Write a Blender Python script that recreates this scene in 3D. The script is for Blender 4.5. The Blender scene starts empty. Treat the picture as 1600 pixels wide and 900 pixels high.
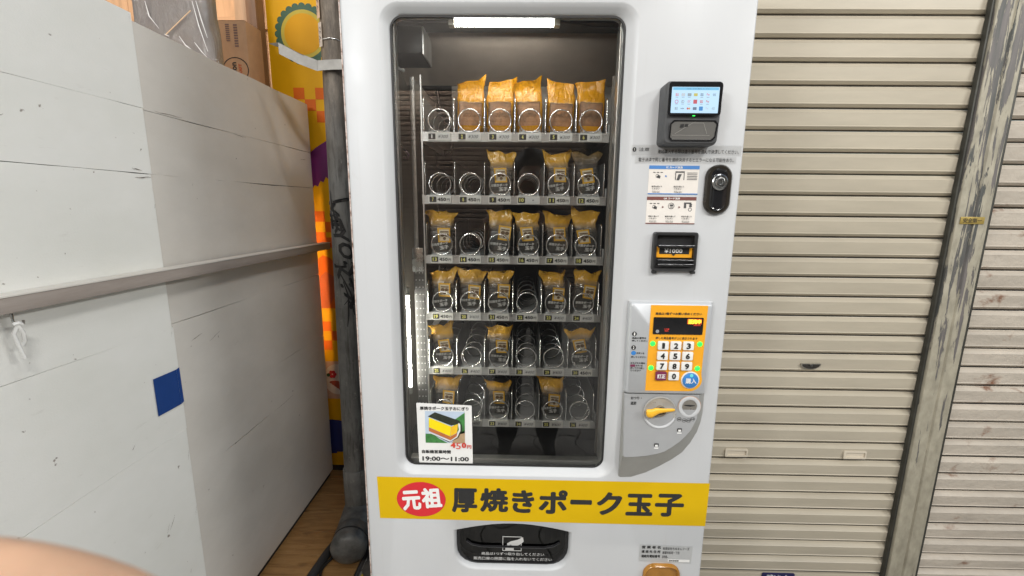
import bpy, bmesh, math, random
from mathutils import Vector, Matrix, noise as mnoise

random.seed(7)
scene = bpy.context.scene
COL = scene.collection
H = 1.45            # camera height; geometry below is written with z measured from the camera's eye level

# ------------------------------------------------------------------ camera
cam_d = bpy.data.cameras.new('camera')
cam = bpy.data.objects.new('camera', cam_d)
COL.objects.link(cam)
scene.camera = cam
cam_d.sensor_width = 36.0
cam_d.lens = 687.0 / 1600.0 * 36.0
cam_d.clip_start = 0.005
cam_d.clip_end = 200.0
cam_d.dof.use_dof = True
cam_d.dof.focus_distance = 1.1
cam_d.dof.aperture_fstop = 15.0
Rwc = Matrix(((0.99980126, 0.01716973, 0.01013157),
              (-0.01310395, 0.18297958, 0.98302938),
              (0.01502447, -0.98296677, 0.18316821)))
mw = Rwc.transposed().to_4x4()
mw.translation = Vector((0, 0, H))
cam.matrix_world = mw

# ------------------------------------------------------------------ world (night sky over a lit arcade)
world = bpy.data.worlds.new('World')
scene.world = world
world.use_nodes = True
wn = world.node_tree
wn.nodes.clear()
wo = wn.nodes.new('ShaderNodeOutputWorld')
wb = wn.nodes.new('ShaderNodeBackground')
ws = wn.nodes.new('ShaderNodeTexSky')
ws.sky_type = 'NISHITA'
ws.sun_disc = False
ws.sun_elevation = math.radians(14)
ws.sun_rotation = math.radians(200)
ws.air_density = 1.0
ws.dust_density = 4.0
wb.inputs['Strength'].default_value = 0.12
wn.links.new(ws.outputs[0], wb.inputs[0])
wn.links.new(wb.outputs[0], wo.inputs[0])

# ------------------------------------------------------------------ arcade lamps: first three read from shadows and highlights, last three added for brightness
LAMPS = [  # x, y, z (from eye level), aim point, length, watts, colour
    (-2.05, -0.55, 2.62, (0.1,1.2,-.1), 0.9, 36.0, (1.0, 0.99, 0.96)),
    (-1.50, -1.35, 0.95, (0.4,1.2,-.1), 0.5, 34.0, (0.95, 0.98, 1.0)),
    (1.05, -0.15, 3.60, (0.7,1.3,-.6), 1.2, 32.0, (0.97, 0.985, 1.0)),
    (1.45, -1.80, 2.30, (-.8,1.7,-.4), 0.9, 78.0, (1.0, 0.985, 0.95)),  # added to brighten the far partition and the gap
    (3.40, -0.95, 1.50, (-.6,1.1,-.3), 1.2, 66.0, (1.0, 0.98, 0.93)),  # added from the right to brighten near partition and shutters
    (-1.5, -3.85, 3.0, (-1.5,-4.6,.2), 1.6, 260.0, (1.0, 0.93, 0.84)),  # added so the opposite slats show mirrored in the pane
]
LAMP_LIGHTS = []
for (lx, ly, lz, la, ll, lp, lc) in LAMPS:
    ld = bpy.data.lights.new('batten_light', 'AREA')
    ld.shape = 'RECTANGLE'
    ld.size = ll
    ld.size_y = 0.12
    ld.energy = lp
    ld.color = lc
    lo = bpy.data.objects.new('batten_light', ld)
    COL.objects.link(lo)
    tgt = Vector(la) - Vector((lx, ly, lz))
    LAMP_LIGHTS.append((lo, tgt))

scene.view_settings.view_transform = 'Standard'
scene.view_settings.look = 'None'
scene.view_settings.gamma = 1.0
scene.view_settings.use_curve_mapping = False
scene.view_settings.exposure = -0.09
scene.render.engine = 'CYCLES'
scene.cycles.use_denoising = True
scene.cycles.max_bounces = 10
scene.cycles.transparent_max_bounces = 24
scene.cycles.caustics_reflective = False
scene.cycles.caustics_refractive = False
scene.cycles.sample_clamp_indirect = 6.0

# ================================================================== helpers
ROOT_LOC = {}

def root_of(o):
    while o.parent is not None:
        o = o.parent
    return o

def tag(o, label=None, cat=None, group=None, kind=None):
    if label: o['label'] = label
    if cat: o['category'] = cat
    if group: o['group'] = group
    if kind: o['kind'] = kind
    return o

def thing(name, loc, label, cat, group=None):
    o = bpy.data.objects.new(name, None)
    o.empty_display_size = 0.05
    COL.objects.link(o)
    o.location = (loc[0], loc[1], loc[2] + H)
    ROOT_LOC[o.name] = Vector(o.location)
    return tag(o, label, cat, group)

def origin_of(parent):
    if parent is None:
        return Vector((0, 0, 0))
    return ROOT_LOC[root_of(parent).name]

class MB:
    def __init__(self):
        self.v = []; self.f = []; self.mi = []
    def add(self, vs, fs, mi=0):
        b = len(self.v)
        self.v += [Vector(p) for p in vs]
        for f in fs:
            self.f.append(tuple(b + i for i in f)); self.mi.append(mi)
        return self
    def box(self, x0, y0, z0, x1, y1, z1, mi=0):
        return self.add([(x0,y0,z0),(x1,y0,z0),(x1,y1,z0),(x0,y1,z0),(x0,y0,z1),(x1,y0,z1),(x1,y1,z1),(x0,y1,z1)],
                        [(0,3,2,1),(4,5,6,7),(0,1,5,4),(1,2,6,5),(2,3,7,6),(3,0,4,7)], mi)
    def quad(self, a, b, c, d, mi=0):
        return self.add([a,b,c,d], [(0,1,2,3)], mi)
    def prism(self, pts, y0, y1, mi=0, cap_back=True):
        # pts: (x, z) counter-clockwise seen from the street (-y); y0 front
        n = len(pts)
        vs = [(p[0], y0, p[1]) for p in pts] + [(p[0], y1, p[1]) for p in pts]
        fs = [tuple(range(n))]
        if cap_back: fs.append(tuple(range(2*n-1, n-1, -1)))
        for i in range(n):
            j = (i+1) % n
            fs.append((i, i+n, j+n, j))
        return self.add(vs, fs, mi)
    def loft(self, rings, cap0=True, cap1=True, closed=True, mi=0):
        n = len(rings[0]); vs = []; fs = []
        for r in rings: vs += list(r)
        for k in range(len(rings)-1):
            for i in range(n if closed else n-1):
                j = (i+1) % n
                fs.append((k*n+i, k*n+j, (k+1)*n+j, (k+1)*n+i))
        if cap0: fs.append(tuple(range(n-1, -1, -1)))
        if cap1: fs.append(tuple((len(rings)-1)*n+i for i in range(n)))
        return self.add(vs, fs, mi)
    def tube(self, path, r, n=8, cap=True, mi=0):
        path = [Vector(p) for p in path]
        rs = r if isinstance(r, (list, tuple)) else [r]*len(path)
        rings = []; up = None
        for k, p in enumerate(path):
            if k == 0: t = path[1]-path[0]
            elif k == len(path)-1: t = path[-1]-path[-2]
            else: t = (path[k+1]-path[k]).normalized() + (path[k]-path[k-1]).normalized()
            t.normalize()
            if up is None:
                up = Vector((0,0,1)) if abs(t.z) < .9 else Vector((1,0,0))
            a = (up - t*up.dot(t)).normalized(); b = t.cross(a); up = a
            rings.append([p + a*(rs[k]*math.cos(2*math.pi*i/n)) + b*(rs[k]*math.sin(2*math.pi*i/n)) for i in range(n)])
        return self.loft(rings, cap, cap, True, mi)
    def disc(self, x, y, z, r, n=20, rz=None, mi=0):
        rz = rz or r
        return self.add([(x+r*math.cos(2*math.pi*i/n), y, z+rz*math.sin(2*math.pi*i/n)) for i in range(n)], [tuple(range(n))], mi)
    def ring(self, x, z, y, r0, r1, n=28, mi=0):
        vs = []
        for i in range(n):
            a = 2*math.pi*i/n
            vs += [(x+r0*math.cos(a), y, z+r0*math.sin(a)), (x+r1*math.cos(a), y, z+r1*math.sin(a))]
        return self.add(vs, [(2*i, 2*i+1, (2*i+3) % (2*n), (2*i+2) % (2*n)) for i in range(n)], mi)
    def lathe_y(self, x, z, prof, n=28, mi=0, cap0=False, cap1=False):
        # prof: list of (radius, y)
        rings = [[(x+r*math.cos(2*math.pi*i/n), y, z+r*math.sin(2*math.pi*i/n)) for i in range(n)] for r, y in prof]
        return self.loft(rings, cap0, cap1, True, mi)
    def mesh(self, name, org=Vector((0,0,0)), dz=H, bevel=0, seg=2, smooth=False, mats=(), angle=35, merge=True):
        me = bpy.data.meshes.new(name)
        me.from_pydata([(p.x-org.x, p.y-org.y, p.z+dz-org.z) for p in self.v], [], self.f)
        for m in mats: me.materials.append(m)
        if len(mats) > 1:
            me.polygons.foreach_set('material_index', self.mi)
        bm = bmesh.new(); bm.from_mesh(me)
        if merge: bmesh.ops.remove_doubles(bm, verts=bm.verts, dist=1e-6)
        bmesh.ops.recalc_face_normals(bm, faces=bm.faces)
        if bevel:
            es = [e for e in bm.edges if len(e.link_faces) == 2 and e.calc_face_angle(0) > math.radians(angle)]
            bmesh.ops.bevel(bm, geom=es, offset=bevel, segments=seg, profile=.6, affect='EDGES', clamp_overlap=True)
        bm.to_mesh(me); bm.free()
        if smooth or bevel:
            for p in me.polygons: p.use_smooth = True
            try: me.set_sharp_from_angle(angle=math.radians(angle))
            except Exception: pass
        me.update()
        return me
    def build(self, name, mat, parent=None, origin=None, **kw):
        mats = mat if isinstance(mat, (list, tuple)) else (mat,)
        if parent is None:
            if origin is None:
                xs = [p.x for p in self.v]; ys = [p.y for p in self.v]; zs = [p.z for p in self.v]
                origin = ((min(xs)+max(xs))/2, (min(ys)+max(ys))/2, min(zs))
            org = Vector((origin[0], origin[1], origin[2]+H))
        else:
            org = origin_of(parent)
        o = bpy.data.objects.new(name, self.mesh(name, org, mats=mats, **kw))
        COL.objects.link(o)
        if parent is None:
            o.location = org; ROOT_LOC[o.name] = org
        else:
            o.parent = parent
        return o

def place(name, me, parent, loc, rot=(0,0,0), scale=(1,1,1)):
    """a piece that shares mesh data; loc is given from eye level"""
    o = bpy.data.objects.new(name, me)
    COL.objects.link(o)
    o.parent = parent
    o.location = Vector((loc[0], loc[1], loc[2]+H)) - origin_of(parent)
    o.rotation_euler = rot; o.scale = scale
    return o

def rrect(x0, z0, x1, z1, r, n=6):
    rs = r if isinstance(r, (list, tuple)) else [r]*4   # bl, br, tr, tl
    out = []
    for (cx, cz, a0, rr) in ((x0+rs[0], z0+rs[0], 180, rs[0]), (x1-rs[1], z0+rs[1], 270, rs[1]),
                             (x1-rs[2], z1-rs[2], 0, rs[2]), (x0+rs[3], z1-rs[3], 90, rs[3])):
        for k in range(n+1):
            a = math.radians(a0 + 90*k/n)
            out.append((cx+rr*math.cos(a), cz+rr*math.sin(a)))
    return out

_tc = {}
def text_verts(s, bold, res=2):
    """glyph outlines filled; bold strokes are made by overlaying slightly shifted copies, each a hair nearer"""
    k = (s, bold, res)
    if k not in _tc:
        c = bpy.data.curves.new('text', 'FONT')
        c.body = s; c.resolution_u = res; c.align_x = 'LEFT'
        o = bpy.data.objects.new('text', c)
        m = o.to_mesh()
        v0 = [v.co.copy() for v in m.vertices]; f0 = [tuple(p.vertices) for p in m.polygons]
        o.to_mesh_clear(); bpy.data.objects.remove(o); bpy.data.curves.remove(c)
        vs, fs = [], []
        sh = [(0, 0)]
        if bold: sh = [(bold*math.cos(2*math.pi*i/8+.2), bold*math.sin(2*math.pi*i/8+.2)) for i in range(8)]
        for q, (dx, dy) in enumerate(sh):
            b = len(vs)
            vs += [Vector((v.x+dx, v.y+dy, q)) for v in v0]
            fs += [tuple(b+i for i in f) for f in f0]
        _tc[k] = (vs, fs)
    return _tc[k]

def T(parent, s, x0, z0, x1, z1, y, mat, bold=0.0, name='lettering', rot=0.0, shear=0.0, warp=None, res=2, mb=None):
    """flat print filling the box x0..x1, z0..z1 on the plane y, read from the street side"""
    vs, fs = text_verts(s, bold, res)
    ax0 = min(v.x for v in vs); ax1 = max(v.x for v in vs); az0 = min(v.y for v in vs); az1 = max(v.y for v in vs)
    cx, cz = (x0+x1)/2, (z0+z1)/2
    out = []
    for v in vs:
        u = (v.x-ax0)/max(1e-6, ax1-ax0)-.5; w = (v.y-az0)/max(1e-6, az1-az0)-.5
        X = u*(x1-x0) + shear*w*(z1-z0); Z = w*(z1-z0)
        Xr = X*math.cos(rot)-Z*math.sin(rot); Zr = X*math.sin(rot)+Z*math.cos(rot)
        yy = (y(cx+Xr, cz+Zr) if callable(y) else y) - v.z*1.5e-5
        out.append((cx+Xr, yy, cz+Zr))
    if warp: out = [warp(*p) for p in out]
    if mb is not None:
        mb.add(out, fs); return mb
    m = MB(); m.add(out, fs)
    return m.build(name, mat, parent, merge=False)

# ---------------------------------------------------------------- materials
def _mat(name):
    m = bpy.data.materials.new(name); m.use_nodes = True
    nt = m.node_tree; b = nt.nodes.get('Principled BSDF')
    return m, nt, b

def N(nt, t, **kw):
    n = nt.nodes.new(t)
    for k, v in kw.items():
        if k.startswith('i_'):
            n.inputs[k[2:]].default_value = v
        else: setattr(n, k, v)
    return n

def mapped(nt, scale=(1,1,1), world_space=True):
    mp = N(nt, 'ShaderNodeMapping'); mp.inputs['Scale'].default_value = scale
    if world_space:
        g = N(nt, 'ShaderNodeNewGeometry'); nt.links.new(g.outputs['Position'], mp.inputs['Vector'])
    else:
        g = N(nt, 'ShaderNodeTexCoord'); nt.links.new(g.outputs['Object'], mp.inputs['Vector'])
    return mp.outputs['Vector']

def noise_of(nt, vec, scale, detail=4, rough=.6, dist=0.0):
    n = N(nt, 'ShaderNodeTexNoise'); n.inputs['Scale'].default_value = scale; n.inputs['Detail'].default_value = detail
    n.inputs['Roughness'].default_value = rough; n.inputs['Distortion'].default_value = dist
    nt.links.new(vec, n.inputs['Vector']); return n.outputs['Fac']

def ramp(nt, fac, stops):
    r = N(nt, 'ShaderNodeValToRGB'); e = r.color_ramp.elements
    while len(e) < len(stops): e.new(.5)
    for k, (p, c) in enumerate(stops):
        e[k].position = p; e[k].color = (c[0], c[1], c[2], 1) if not isinstance(c, (int, float)) else (c, c, c, 1)
    nt.links.new(fac, r.inputs['Fac']); return r.outputs['Color']

def mixc(nt, fac, a, b, mode='MIX'):
    m = N(nt, 'ShaderNodeMix', data_type='RGBA', blend_type=mode)
    for s, val in ((m.inputs['Factor'], fac), (m.inputs['A'], a), (m.inputs['B'], b)):
        pass
    ins = [i for i in m.inputs if i.name in ('Factor', 'A', 'B') and i.enabled]
    f_in = [i for i in m.inputs if i.identifier == 'Factor_Float'][0]
    a_in = [i for i in m.inputs if i.identifier == 'A_Color'][0]
    b_in = [i for i in m.inputs if i.identifier == 'B_Color'][0]
    for s, val in ((f_in, fac), (a_in, a), (b_in, b)):
        if hasattr(val, 'is_output'): nt.links.new(val, s)
        elif isinstance(val, (int, float)): s.default_value = val
        else: s.default_value = (val[0], val[1], val[2], 1)
    return [o for o in m.outputs if o.identifier == 'Result_Color'][0]

def bumpn(nt, b, fac, strength=.2, dist=.002):
    bp = N(nt, 'ShaderNodeBump'); bp.inputs['Strength'].default_value = strength; bp.inputs['Distance'].default_value = dist
    nt.links.new(fac, bp.inputs['Height']); nt.links.new(bp.outputs['Normal'], b.inputs['Normal'])

def MAT(name, col, rough=.5, metal=0.0, var=.06, scale=30.0, bump=0.0, bscale=200.0, stretch=(1,1,1), spec=.5, coat=0.0):
    m, nt, b = _mat(name)
    b.inputs['Metallic'].default_value = metal
    b.inputs['Specular IOR Level'].default_value = spec
    if coat: b.inputs['Coat Weight'].default_value = coat; b.inputs['Coat Roughness'].default_value = .08
    vec = mapped(nt, stretch)
    f = noise_of(nt, vec, scale)
    lo = tuple(max(0, c*(1-var)) for c in col); hi = tuple(min(1, c*(1+var)) for c in col)
    nt.links.new(ramp(nt, f, [(.3, lo), (.7, hi)]), b.inputs['Base Color'])
    r = ramp(nt, noise_of(nt, vec, scale*.6, 3), [(.3, max(0, rough-.06)), (.7, min(1, rough+.06))])
    nt.links.new(r, b.inputs['Roughness'])
    if bump: bumpn(nt, b, noise_of(nt, vec, bscale, 3), bump, .001)
    return m

def EMIT(name, col, strength, base=(.02,.02,.02)):
    m, nt, b = _mat(name)
    b.inputs['Base Color'].default_value = (*base, 1)
    b.inputs['Emission Color'].default_value = (*col, 1); b.inputs['Emission Strength'].default_value = strength
    b.inputs['Roughness'].default_value = .4
    return m

def GLASS(name, tint=(1,1,1), ior=1.45, rough=0.0, haze=0.0):
    """thin pane: Fresnel mix of clear transmission and mirror reflection"""
    m, nt, b = _mat(name); nt.nodes.remove(b)
    out = [n for n in nt.nodes if n.type == 'OUTPUT_MATERIAL'][0]
    tr = N(nt, 'ShaderNodeBsdfTransparent'); tr.inputs[0].default_value = (*tint, 1)
    gl = N(nt, 'ShaderNodeBsdfGlossy'); gl.inputs['Roughness'].default_value = rough; gl.inputs[0].default_value = (1,1,1,1)
    fr = N(nt, 'ShaderNodeFresnel'); fr.inputs[0].default_value = ior
    mx = N(nt, 'ShaderNodeMixShader')
    nt.links.new(fr.outputs[0], mx.inputs[0]); nt.links.new(tr.outputs[0], mx.inputs[1]); nt.links.new(gl.outputs[0], mx.inputs[2])
    last = mx.outputs[0]
    if haze:
        df = N(nt, 'ShaderNodeBsdfDiffuse'); df.inputs[0].default_value = (.6,.6,.6,1)
        m2 = N(nt, 'ShaderNodeMixShader'); m2.inputs[0].default_value = haze
        nt.links.new(last, m2.inputs[1]); nt.links.new(df.outputs[0], m2.inputs[2]); last = m2.outputs[0]
    nt.links.new(last, out.inputs[0])
    return m

# machine
m, nt, b = _mat('machine_white')
base = ramp(nt, noise_of(nt, mapped(nt, (1,1,.5)), 3.0, 5, .6), [(.3, (.488,.498,.507)), (.7, (.528,.540,.550))])
sc0 = ramp(nt, noise_of(nt, mapped(nt, (1,1,1)), 34, 6, .75, .6), [(.66, 0.0), (.75, .22)])
base = mixc(nt, sc0, base, (.36,.34,.31))
dr0 = ramp(nt, noise_of(nt, mapped(nt, (26,1,.9)), 3.2, 5, .6), [(.60, 0.0), (.80, .16)])
base = mixc(nt, dr0, base, (.40,.37,.33))
nt.links.new(base, b.inputs['Base Color'])
nt.links.new(ramp(nt, noise_of(nt, mapped(nt, (1,1,1)), 9, 5, .65), [(.3, .33), (.7, .50)]), b.inputs['Roughness'])
bumpn(nt, b, noise_of(nt, mapped(nt, (1,1,1)), 420, 2), .05, .0006)
m_white = m
m_gap = MAT('door_gap', (.09,.075,.065), .8, 0, .5, 60)
m_alu = MAT('brushed_aluminium', (.55,.55,.54), .35, .85, .06, 40, stretch=(1,1,.05))
m_rubber = MAT('black_rubber', (.018,.018,.018), .6, 0, .2, 60)
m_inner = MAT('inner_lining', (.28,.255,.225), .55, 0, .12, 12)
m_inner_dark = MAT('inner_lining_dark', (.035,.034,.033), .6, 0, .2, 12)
m_ceiling = MAT('inner_ceiling', (.62,.53,.46), .5, 0, .12, 8)
m_tray = MAT('tray_metal', (.55,.56,.56), .42, .3, .08, 40)
m_wire = MAT('chrome_wire', (.90,.90,.89), .22, 1.0, .03, 60)
m_divider = MAT('divider_sheet', (.30,.30,.29), .38, .45, .08, 40)
m_tag = MAT('tag_plastic', (.80,.79,.74), .4, 0, .06, 90)
m_black = MAT('black_plastic', (.022,.022,.023), .35, 0, .15, 60)
m_charcoal = MAT('charcoal_plastic', (.065,.067,.070), .5, 0, .1, 80, .15, 900)
m_gloss_black = MAT('gloss_black', (.012,.012,.013), .12, 0, .1, 40)
m_print = MAT('black_ink', (.02,.02,.02), .55, 0, .1, 60)
m_print_grey = MAT('grey_ink', (.07,.07,.07), .6, 0, .1, 60)
m_print_white = MAT('white_ink', (.78,.78,.76), .5, 0, .03, 60)
m_numyellow = MAT('yellow_ink', (.78,.74,.20), .5, 0, .05, 60)
m_red = MAT('red_ink', (.60,.022,.030), .45, 0, .05, 40)
m_redtext = MAT('red_lettering', (.58,.05,.03), .5, 0, .05, 60)
m_banner = MAT('yellow_vinyl', (.62,.395,.001), .45, 0, .03, 6, spec=.25)
m_paper = MAT('white_paper', (.72,.72,.70), .6, 0, .03, 20)
m_orange = MAT('orange_panel', (.80,.36,.018), .42, 0, .03, 30)
m_grey_panel = MAT('silver_grey_plastic', (.46,.475,.49), .38, .15, .03, 30)
m_grey_dark = MAT('coin_panel_grey', (.33,.335,.34), .42, .1, .03, 30)
m_grey_side = MAT('coin_panel_edge', (.30,.30,.285), .5, .05, .04, 30)  # darker grey puts the chamfer's shade into its colour
m_key = MAT('key_white', (.74,.74,.72), .4, 0, .03, 60)
m_maroon = MAT('maroon_key', (.17,.025,.07), .4, 0, .06, 40)
m_blue = MAT('blue_button', (.04,.20,.52), .35, 0, .05, 40)
m_lever = MAT('yellow_lever', (.82,.44,.03), .35, 0, .04, 30)
m_amber = MAT('amber_plastic', (.36,.16,.02), .18, 0, .15, 40, coat=.4)
m_chrome = MAT('chrome', (.45,.45,.44), .25, 1.0, .05, 60)
m_sticker = MAT('silver_sticker', (.50,.51,.51), .4, .3, .03, 40)
m_brown = MAT('brown_ink', (.17,.06,.05), .5, 0, .05, 40)
m_bluehead = MAT('blue_ink', (.06,.20,.50), .5, 0, .05, 40)
m_skyp = MAT('printed_sky', (.46,.55,.66), .5, 0, .06, 30)
m_leafp = MAT('printed_leaf', (.05,.20,.05), .5, 0, .35, 60)
m_yolk = MAT('printed_egg', (.86,.66,.0), .5, 0, .05, 60)
m_yolk2 = MAT('printed_egg_end', (.78,.48,.02), .5, 0, .08, 60)
m_pork = MAT('printed_pork', (.45,.14,.04), .5, 0, .1, 60)
m_nori = MAT('printed_seaweed', (.022,.028,.018), .5, 0, .3, 120)
m_tan = MAT('printed_wood', (.40,.28,.16), .5, 0, .1, 60)
m_glass = GLASS('window_glass', (.95,.965,.955), 1.58, 0.0, .006)
m_flap = GLASS('smoked_flap', (.22,.22,.22), 1.5)
m_tape = GLASS('clear_tape', (.985,.985,.98), 1.14, .2, .03)
m_tube = EMIT('lamp_tube', (1.0,.98,.90), 42.0)
m_tube_side = EMIT('lamp_tube_side', (1.0,.97,.86), 100.0)
m_screen = EMIT('screen_glow', (.55,.80,1.0), 1.05)
m_screen_head = EMIT('screen_header', (.20,.62,.95), .9)
m_led_green = EMIT('green_led', (.02,1.0,.08), 2.2)
m_led_orange = EMIT('orange_led', (1.0,.42,.02), 4.0)
m_led_orange_bg = EMIT('orange_led_glow', (1.0,.16,.01), .9)
m_led_red = EMIT('red_led', (1.0,.05,.02), .9)
ICON = [EMIT('icon_%s' % n, c, .75) for n, c in (('pink', (.9,.30,.42)), ('grey', (.40,.50,.58)), ('yellow', (.80,.72,.15)), ('red', (.80,.12,.16)),
        ('slate', (.18,.26,.40)), ('blue', (.05,.35,.85)), ('violet', (.75,.50,.80)), ('orange', (.95,.50,.20)), ('pale', (.75,.85,.95)))]

# ================================================================== the setting
def rust_paint(name, col, rust=.0, dirt=.25, rough=.42, dent=.0):
    m, nt, b = _mat(name)
    vec = mapped(nt, (1,1,1)); vs = mapped(nt, (1.2,1,7))
    base = ramp(nt, noise_of(nt, vs, 3.0, 5), [(.25, tuple(c*(1-dirt) for c in col)), (.7, col)])
    if rust:
        f = noise_of(nt, mapped(nt, (1,1,1.6)), 11, 6, .62, .4)
        mask = ramp(nt, f, [(.61, 0.0), (.68, .45), (.76, 1.0)])
        base = mixc(nt, mask, base, (.19,.085,.045))
        f2 = noise_of(nt, mapped(nt, (.8,1,10)), 4.0, 5)
        base = mixc(nt, ramp(nt, f2, [(.62, 0.0), (.85, .5)]), base, (.24,.17,.12))
    nt.links.new(base, b.inputs['Base Color'])
    b.inputs['Roughness'].default_value = rough
    b.inputs['Specular IOR Level'].default_value = .5
    if dent: bumpn(nt, b, noise_of(nt, vec, 26, 4, .6), dent, .006)
    else: bumpn(nt, b, noise_of(nt, mapped(nt, (1,1,4)), 120, 3), .05, .001)
    return m

m_shut1 = rust_paint('shutter_beige', (.490,.442,.350), 0, .16)
m_shut2 = rust_paint('shutter_rusty', (.55,.495,.42), 1.6, .30, .5, .8)
m_shut3 = rust_paint('shutter_brown', (.50,.37,.29), 0, .2)

# street paving (mirrored in the machine's window)
m_pave = MAT('paving_stone', (.34,.33,.31), .75, 0, .18, 14, .4, 160)
m_ground = MAT('street_bed', (.075,.072,.068), .9, 0, .2, 10)
g = MB().quad((-30,-30,-1.462), (30,-30,-1.462), (30,30,-1.462), (-30,30,-1.462))
ground = tag(g.build('street_ground', m_ground, origin=(0,0,-1.462)), kind='structure')

def wavy_paver(seed):
    # interlocking paver with S-shaped sides, 0.26 m pitch
    a = .128; n = 8; pts = []
    def side(p, q, s):
        for k in range(n):
            t = k/n; w = math.sin(t*2*math.pi)*.026*s
            dx, dy = q[0]-p[0], q[1]-p[1]; L = math.hypot(dx, dy)
            pts.append((p[0]+dx*t - dy/L*w, p[1]+dy*t + dx/L*w))
    side((-a,-a), (a,-a), 1); side((a,-a), (a,a), 1); side((a,a), (-a,a), 1); side((-a,a), (-a,-a), 1)
    m = MB(); nn = len(pts)
    m.loft([[(p[0], p[1], -.03) for p in pts], [(p[0], p[1], -.004) for p in pts], [(p[0]*.975, p[1]*.975, 0) for p in pts]], False, True)
    return m.mesh('paving_stone', dz=0, mats=(m_pave,))
pm = wavy_paver(1)
for i in range(-8, 10):
    for j in range(-13, 4):
        x = i*.26; y = j*.26 + .10
        if y > .93: continue
        place('paving_stone', pm, ground, (x, y, -1.448 + random.uniform(-.001,.001)), (0, 0, random.choice((0, math.pi/2, math.pi, -math.pi/2))))

# kerb strip of concrete under the shop fronts
m_conc = MAT('concrete', (.22,.215,.205), .85, 0, .2, 9, .4, 120)
tag(MB().box(-.62,.955,-1.470, 3.2,1.75,-1.452).build('concrete_apron', m_conc), kind='structure')

# wooden plank floor inside the stall
m, nt, b = _mat('floor_wood')
vec = mapped(nt, (1.2,9,9)); f = noise_of(nt, vec, 4.2, 6, .65, 1.2)
c = ramp(nt, f, [(.25, (.20,.10,.035)), (.55, (.36,.20,.075)), (.8, (.45,.27,.11))])
kn = N(nt, 'ShaderNodeTexVoronoi'); kn.inputs['Scale'].default_value = 5.0
nt.links.new(mapped(nt, (1,2.2,1)), kn.inputs['Vector'])
c = mixc(nt, ramp(nt, kn.outputs['Distance'], [(.05, .75), (.16, 0.0)]), c, (.10,.05,.02))
nt.links.new(c, b.inputs['Base Color']); b.inputs['Roughness'].default_value = .42
bumpn(nt, b, f, .12, .001)
m_floorwood = m
stall_floor = tag(MB().box(-2.6,1.06,-1.470, -.63,2.75,-1.459).build('stall_floor', m_ground), kind='structure')
y = 1.08; k = 0
while y < 2.7:
    xs = [-2.58, -1.5+.5*((k*7) % 5)/5-.2, -.64]
    for a, bb in zip(xs[:-1], xs[1:]):
        MB().box(a+.0012, y+.0012, -1.4585, bb-.0012, y+.1288, -1.4500+random.uniform(-.0006,.0006)).build('plank', m_floorwood, stall_floor, bevel=.0012, seg=1)
    y += .13; k += 1

# ================================================================== roller shutters
m_grime_shade = MAT('joint_grime_shade', (.075,.065,.052), .9, 0, .4, 30)  # groove dirt, with the shade of the recessed joints put into the colour
def slat_mesh(width, pitch, mat, name='slat'):
    p = pitch
    prof = [(.0150, -.0004), (.0140, -.0030), (.0002, -.0118), (-.0022, -.0138), (-.0018, -.0155), (.0026, -p+.0168), (.0012, -p+.0154), (.0014, -p+.0136), (.0118, -p+.0056), (.0175, -p+.0052), (.0175, -p+.0012), (.021, -p+.0012), (.021, -.0004)]
    m = MB()
    m.loft([[(x, q[0], q[1]) for q in prof] for x in (0, width)])
    me = m.mesh(name, dz=0, mats=(mat, m_grime_shade))
    for f in me.polygons:
        if f.center.y > .0160 and abs(f.normal.x) < .5: f.material_index = 1
    return me

def shutter(name, x0, x1, ztop, n, pitch, mat, y, label, extra=None):
    t = thing(name, ((x0+x1)/2, y, -1.45), label, 'shutter', 'closed roller shutters')
    me = slat_mesh(x1-x0, pitch, mat)
    sl = []
    for k in range(n):
        sl.append(place('slat', me, t, (x0, y, ztop-k*pitch)))
    return t, sl

P1 = .0686
ZT = .5915 + 5*P1            # dark joint seen at z = .5915
NS = 34
sh1, slats1 = shutter('roller_shutter', -.45, 1.447, ZT, NS, P1, m_shut1, 1.5, 'clean beige roller shutter with lock and two finger pulls beside the vending machine')
zb = ZT - NS*P1
MB().box(-.45,1.5005,-1.447, 1.447,1.515,zb-.0005).build('bottom_bar', m_shut1, sh1, bevel=.003)
# finger pulls
for xc in (.8105, 1.2425):
    zc = -.886
    w, h = .041, .0155
    m = MB()
    o_ = rrect(xc-w, zc-h, xc+w, zc+h, .004, 3); i_ = rrect(xc-w+.007, zc-h+.006, xc+w-.005, zc+h-.006, .002, 3)
    m.loft([[(p[0], 1.4995, p[1]) for p in o_], [(p[0], 1.4945, p[1]) for p in o_], [(p[0], 1.4940, p[1]) for p in i_], [(p[0], 1.4992, p[1]) for p in i_]], False, True)
    m.build('finger_pull', MAT('pull_plastic', (.60,.54,.44), .4, 0, .03, 40), sh1, smooth=True, angle=30)
# lock
m = MB(); pts = []
for k in range(25):
    a = math.pi + math.pi*k/24
    pts.append((1.036+.0355*math.cos(a), -.5385+.0185*math.sin(a)))
pts = [(1.036-.0355,-.5365)] + pts + [(1.036+.0355,-.5365)]
m.prism(pts, 1.4945, 1.4995)
lk = m.build('lock', MAT('lock_rim', (.40,.38,.33), .35, .8, .1, 60), sh1, bevel=.0012)
m = MB(); m.prism([(1.036+(p[0]-1.036)*.86, -.5385+(p[1]+.5385)*.80-.0015) for p in pts], 1.4938, 1.4944)
m.build('lock_cup', MAT('lock_cup', (.06,.055,.05), .3, .5, .2, 60), lk)
MB().lathe_y(1.036,-.541,[(.0001,1.4900),(.0045,1.4900),(.0055,1.4938)],16).build('key_barrel', m_chrome, lk, smooth=True)
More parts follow.
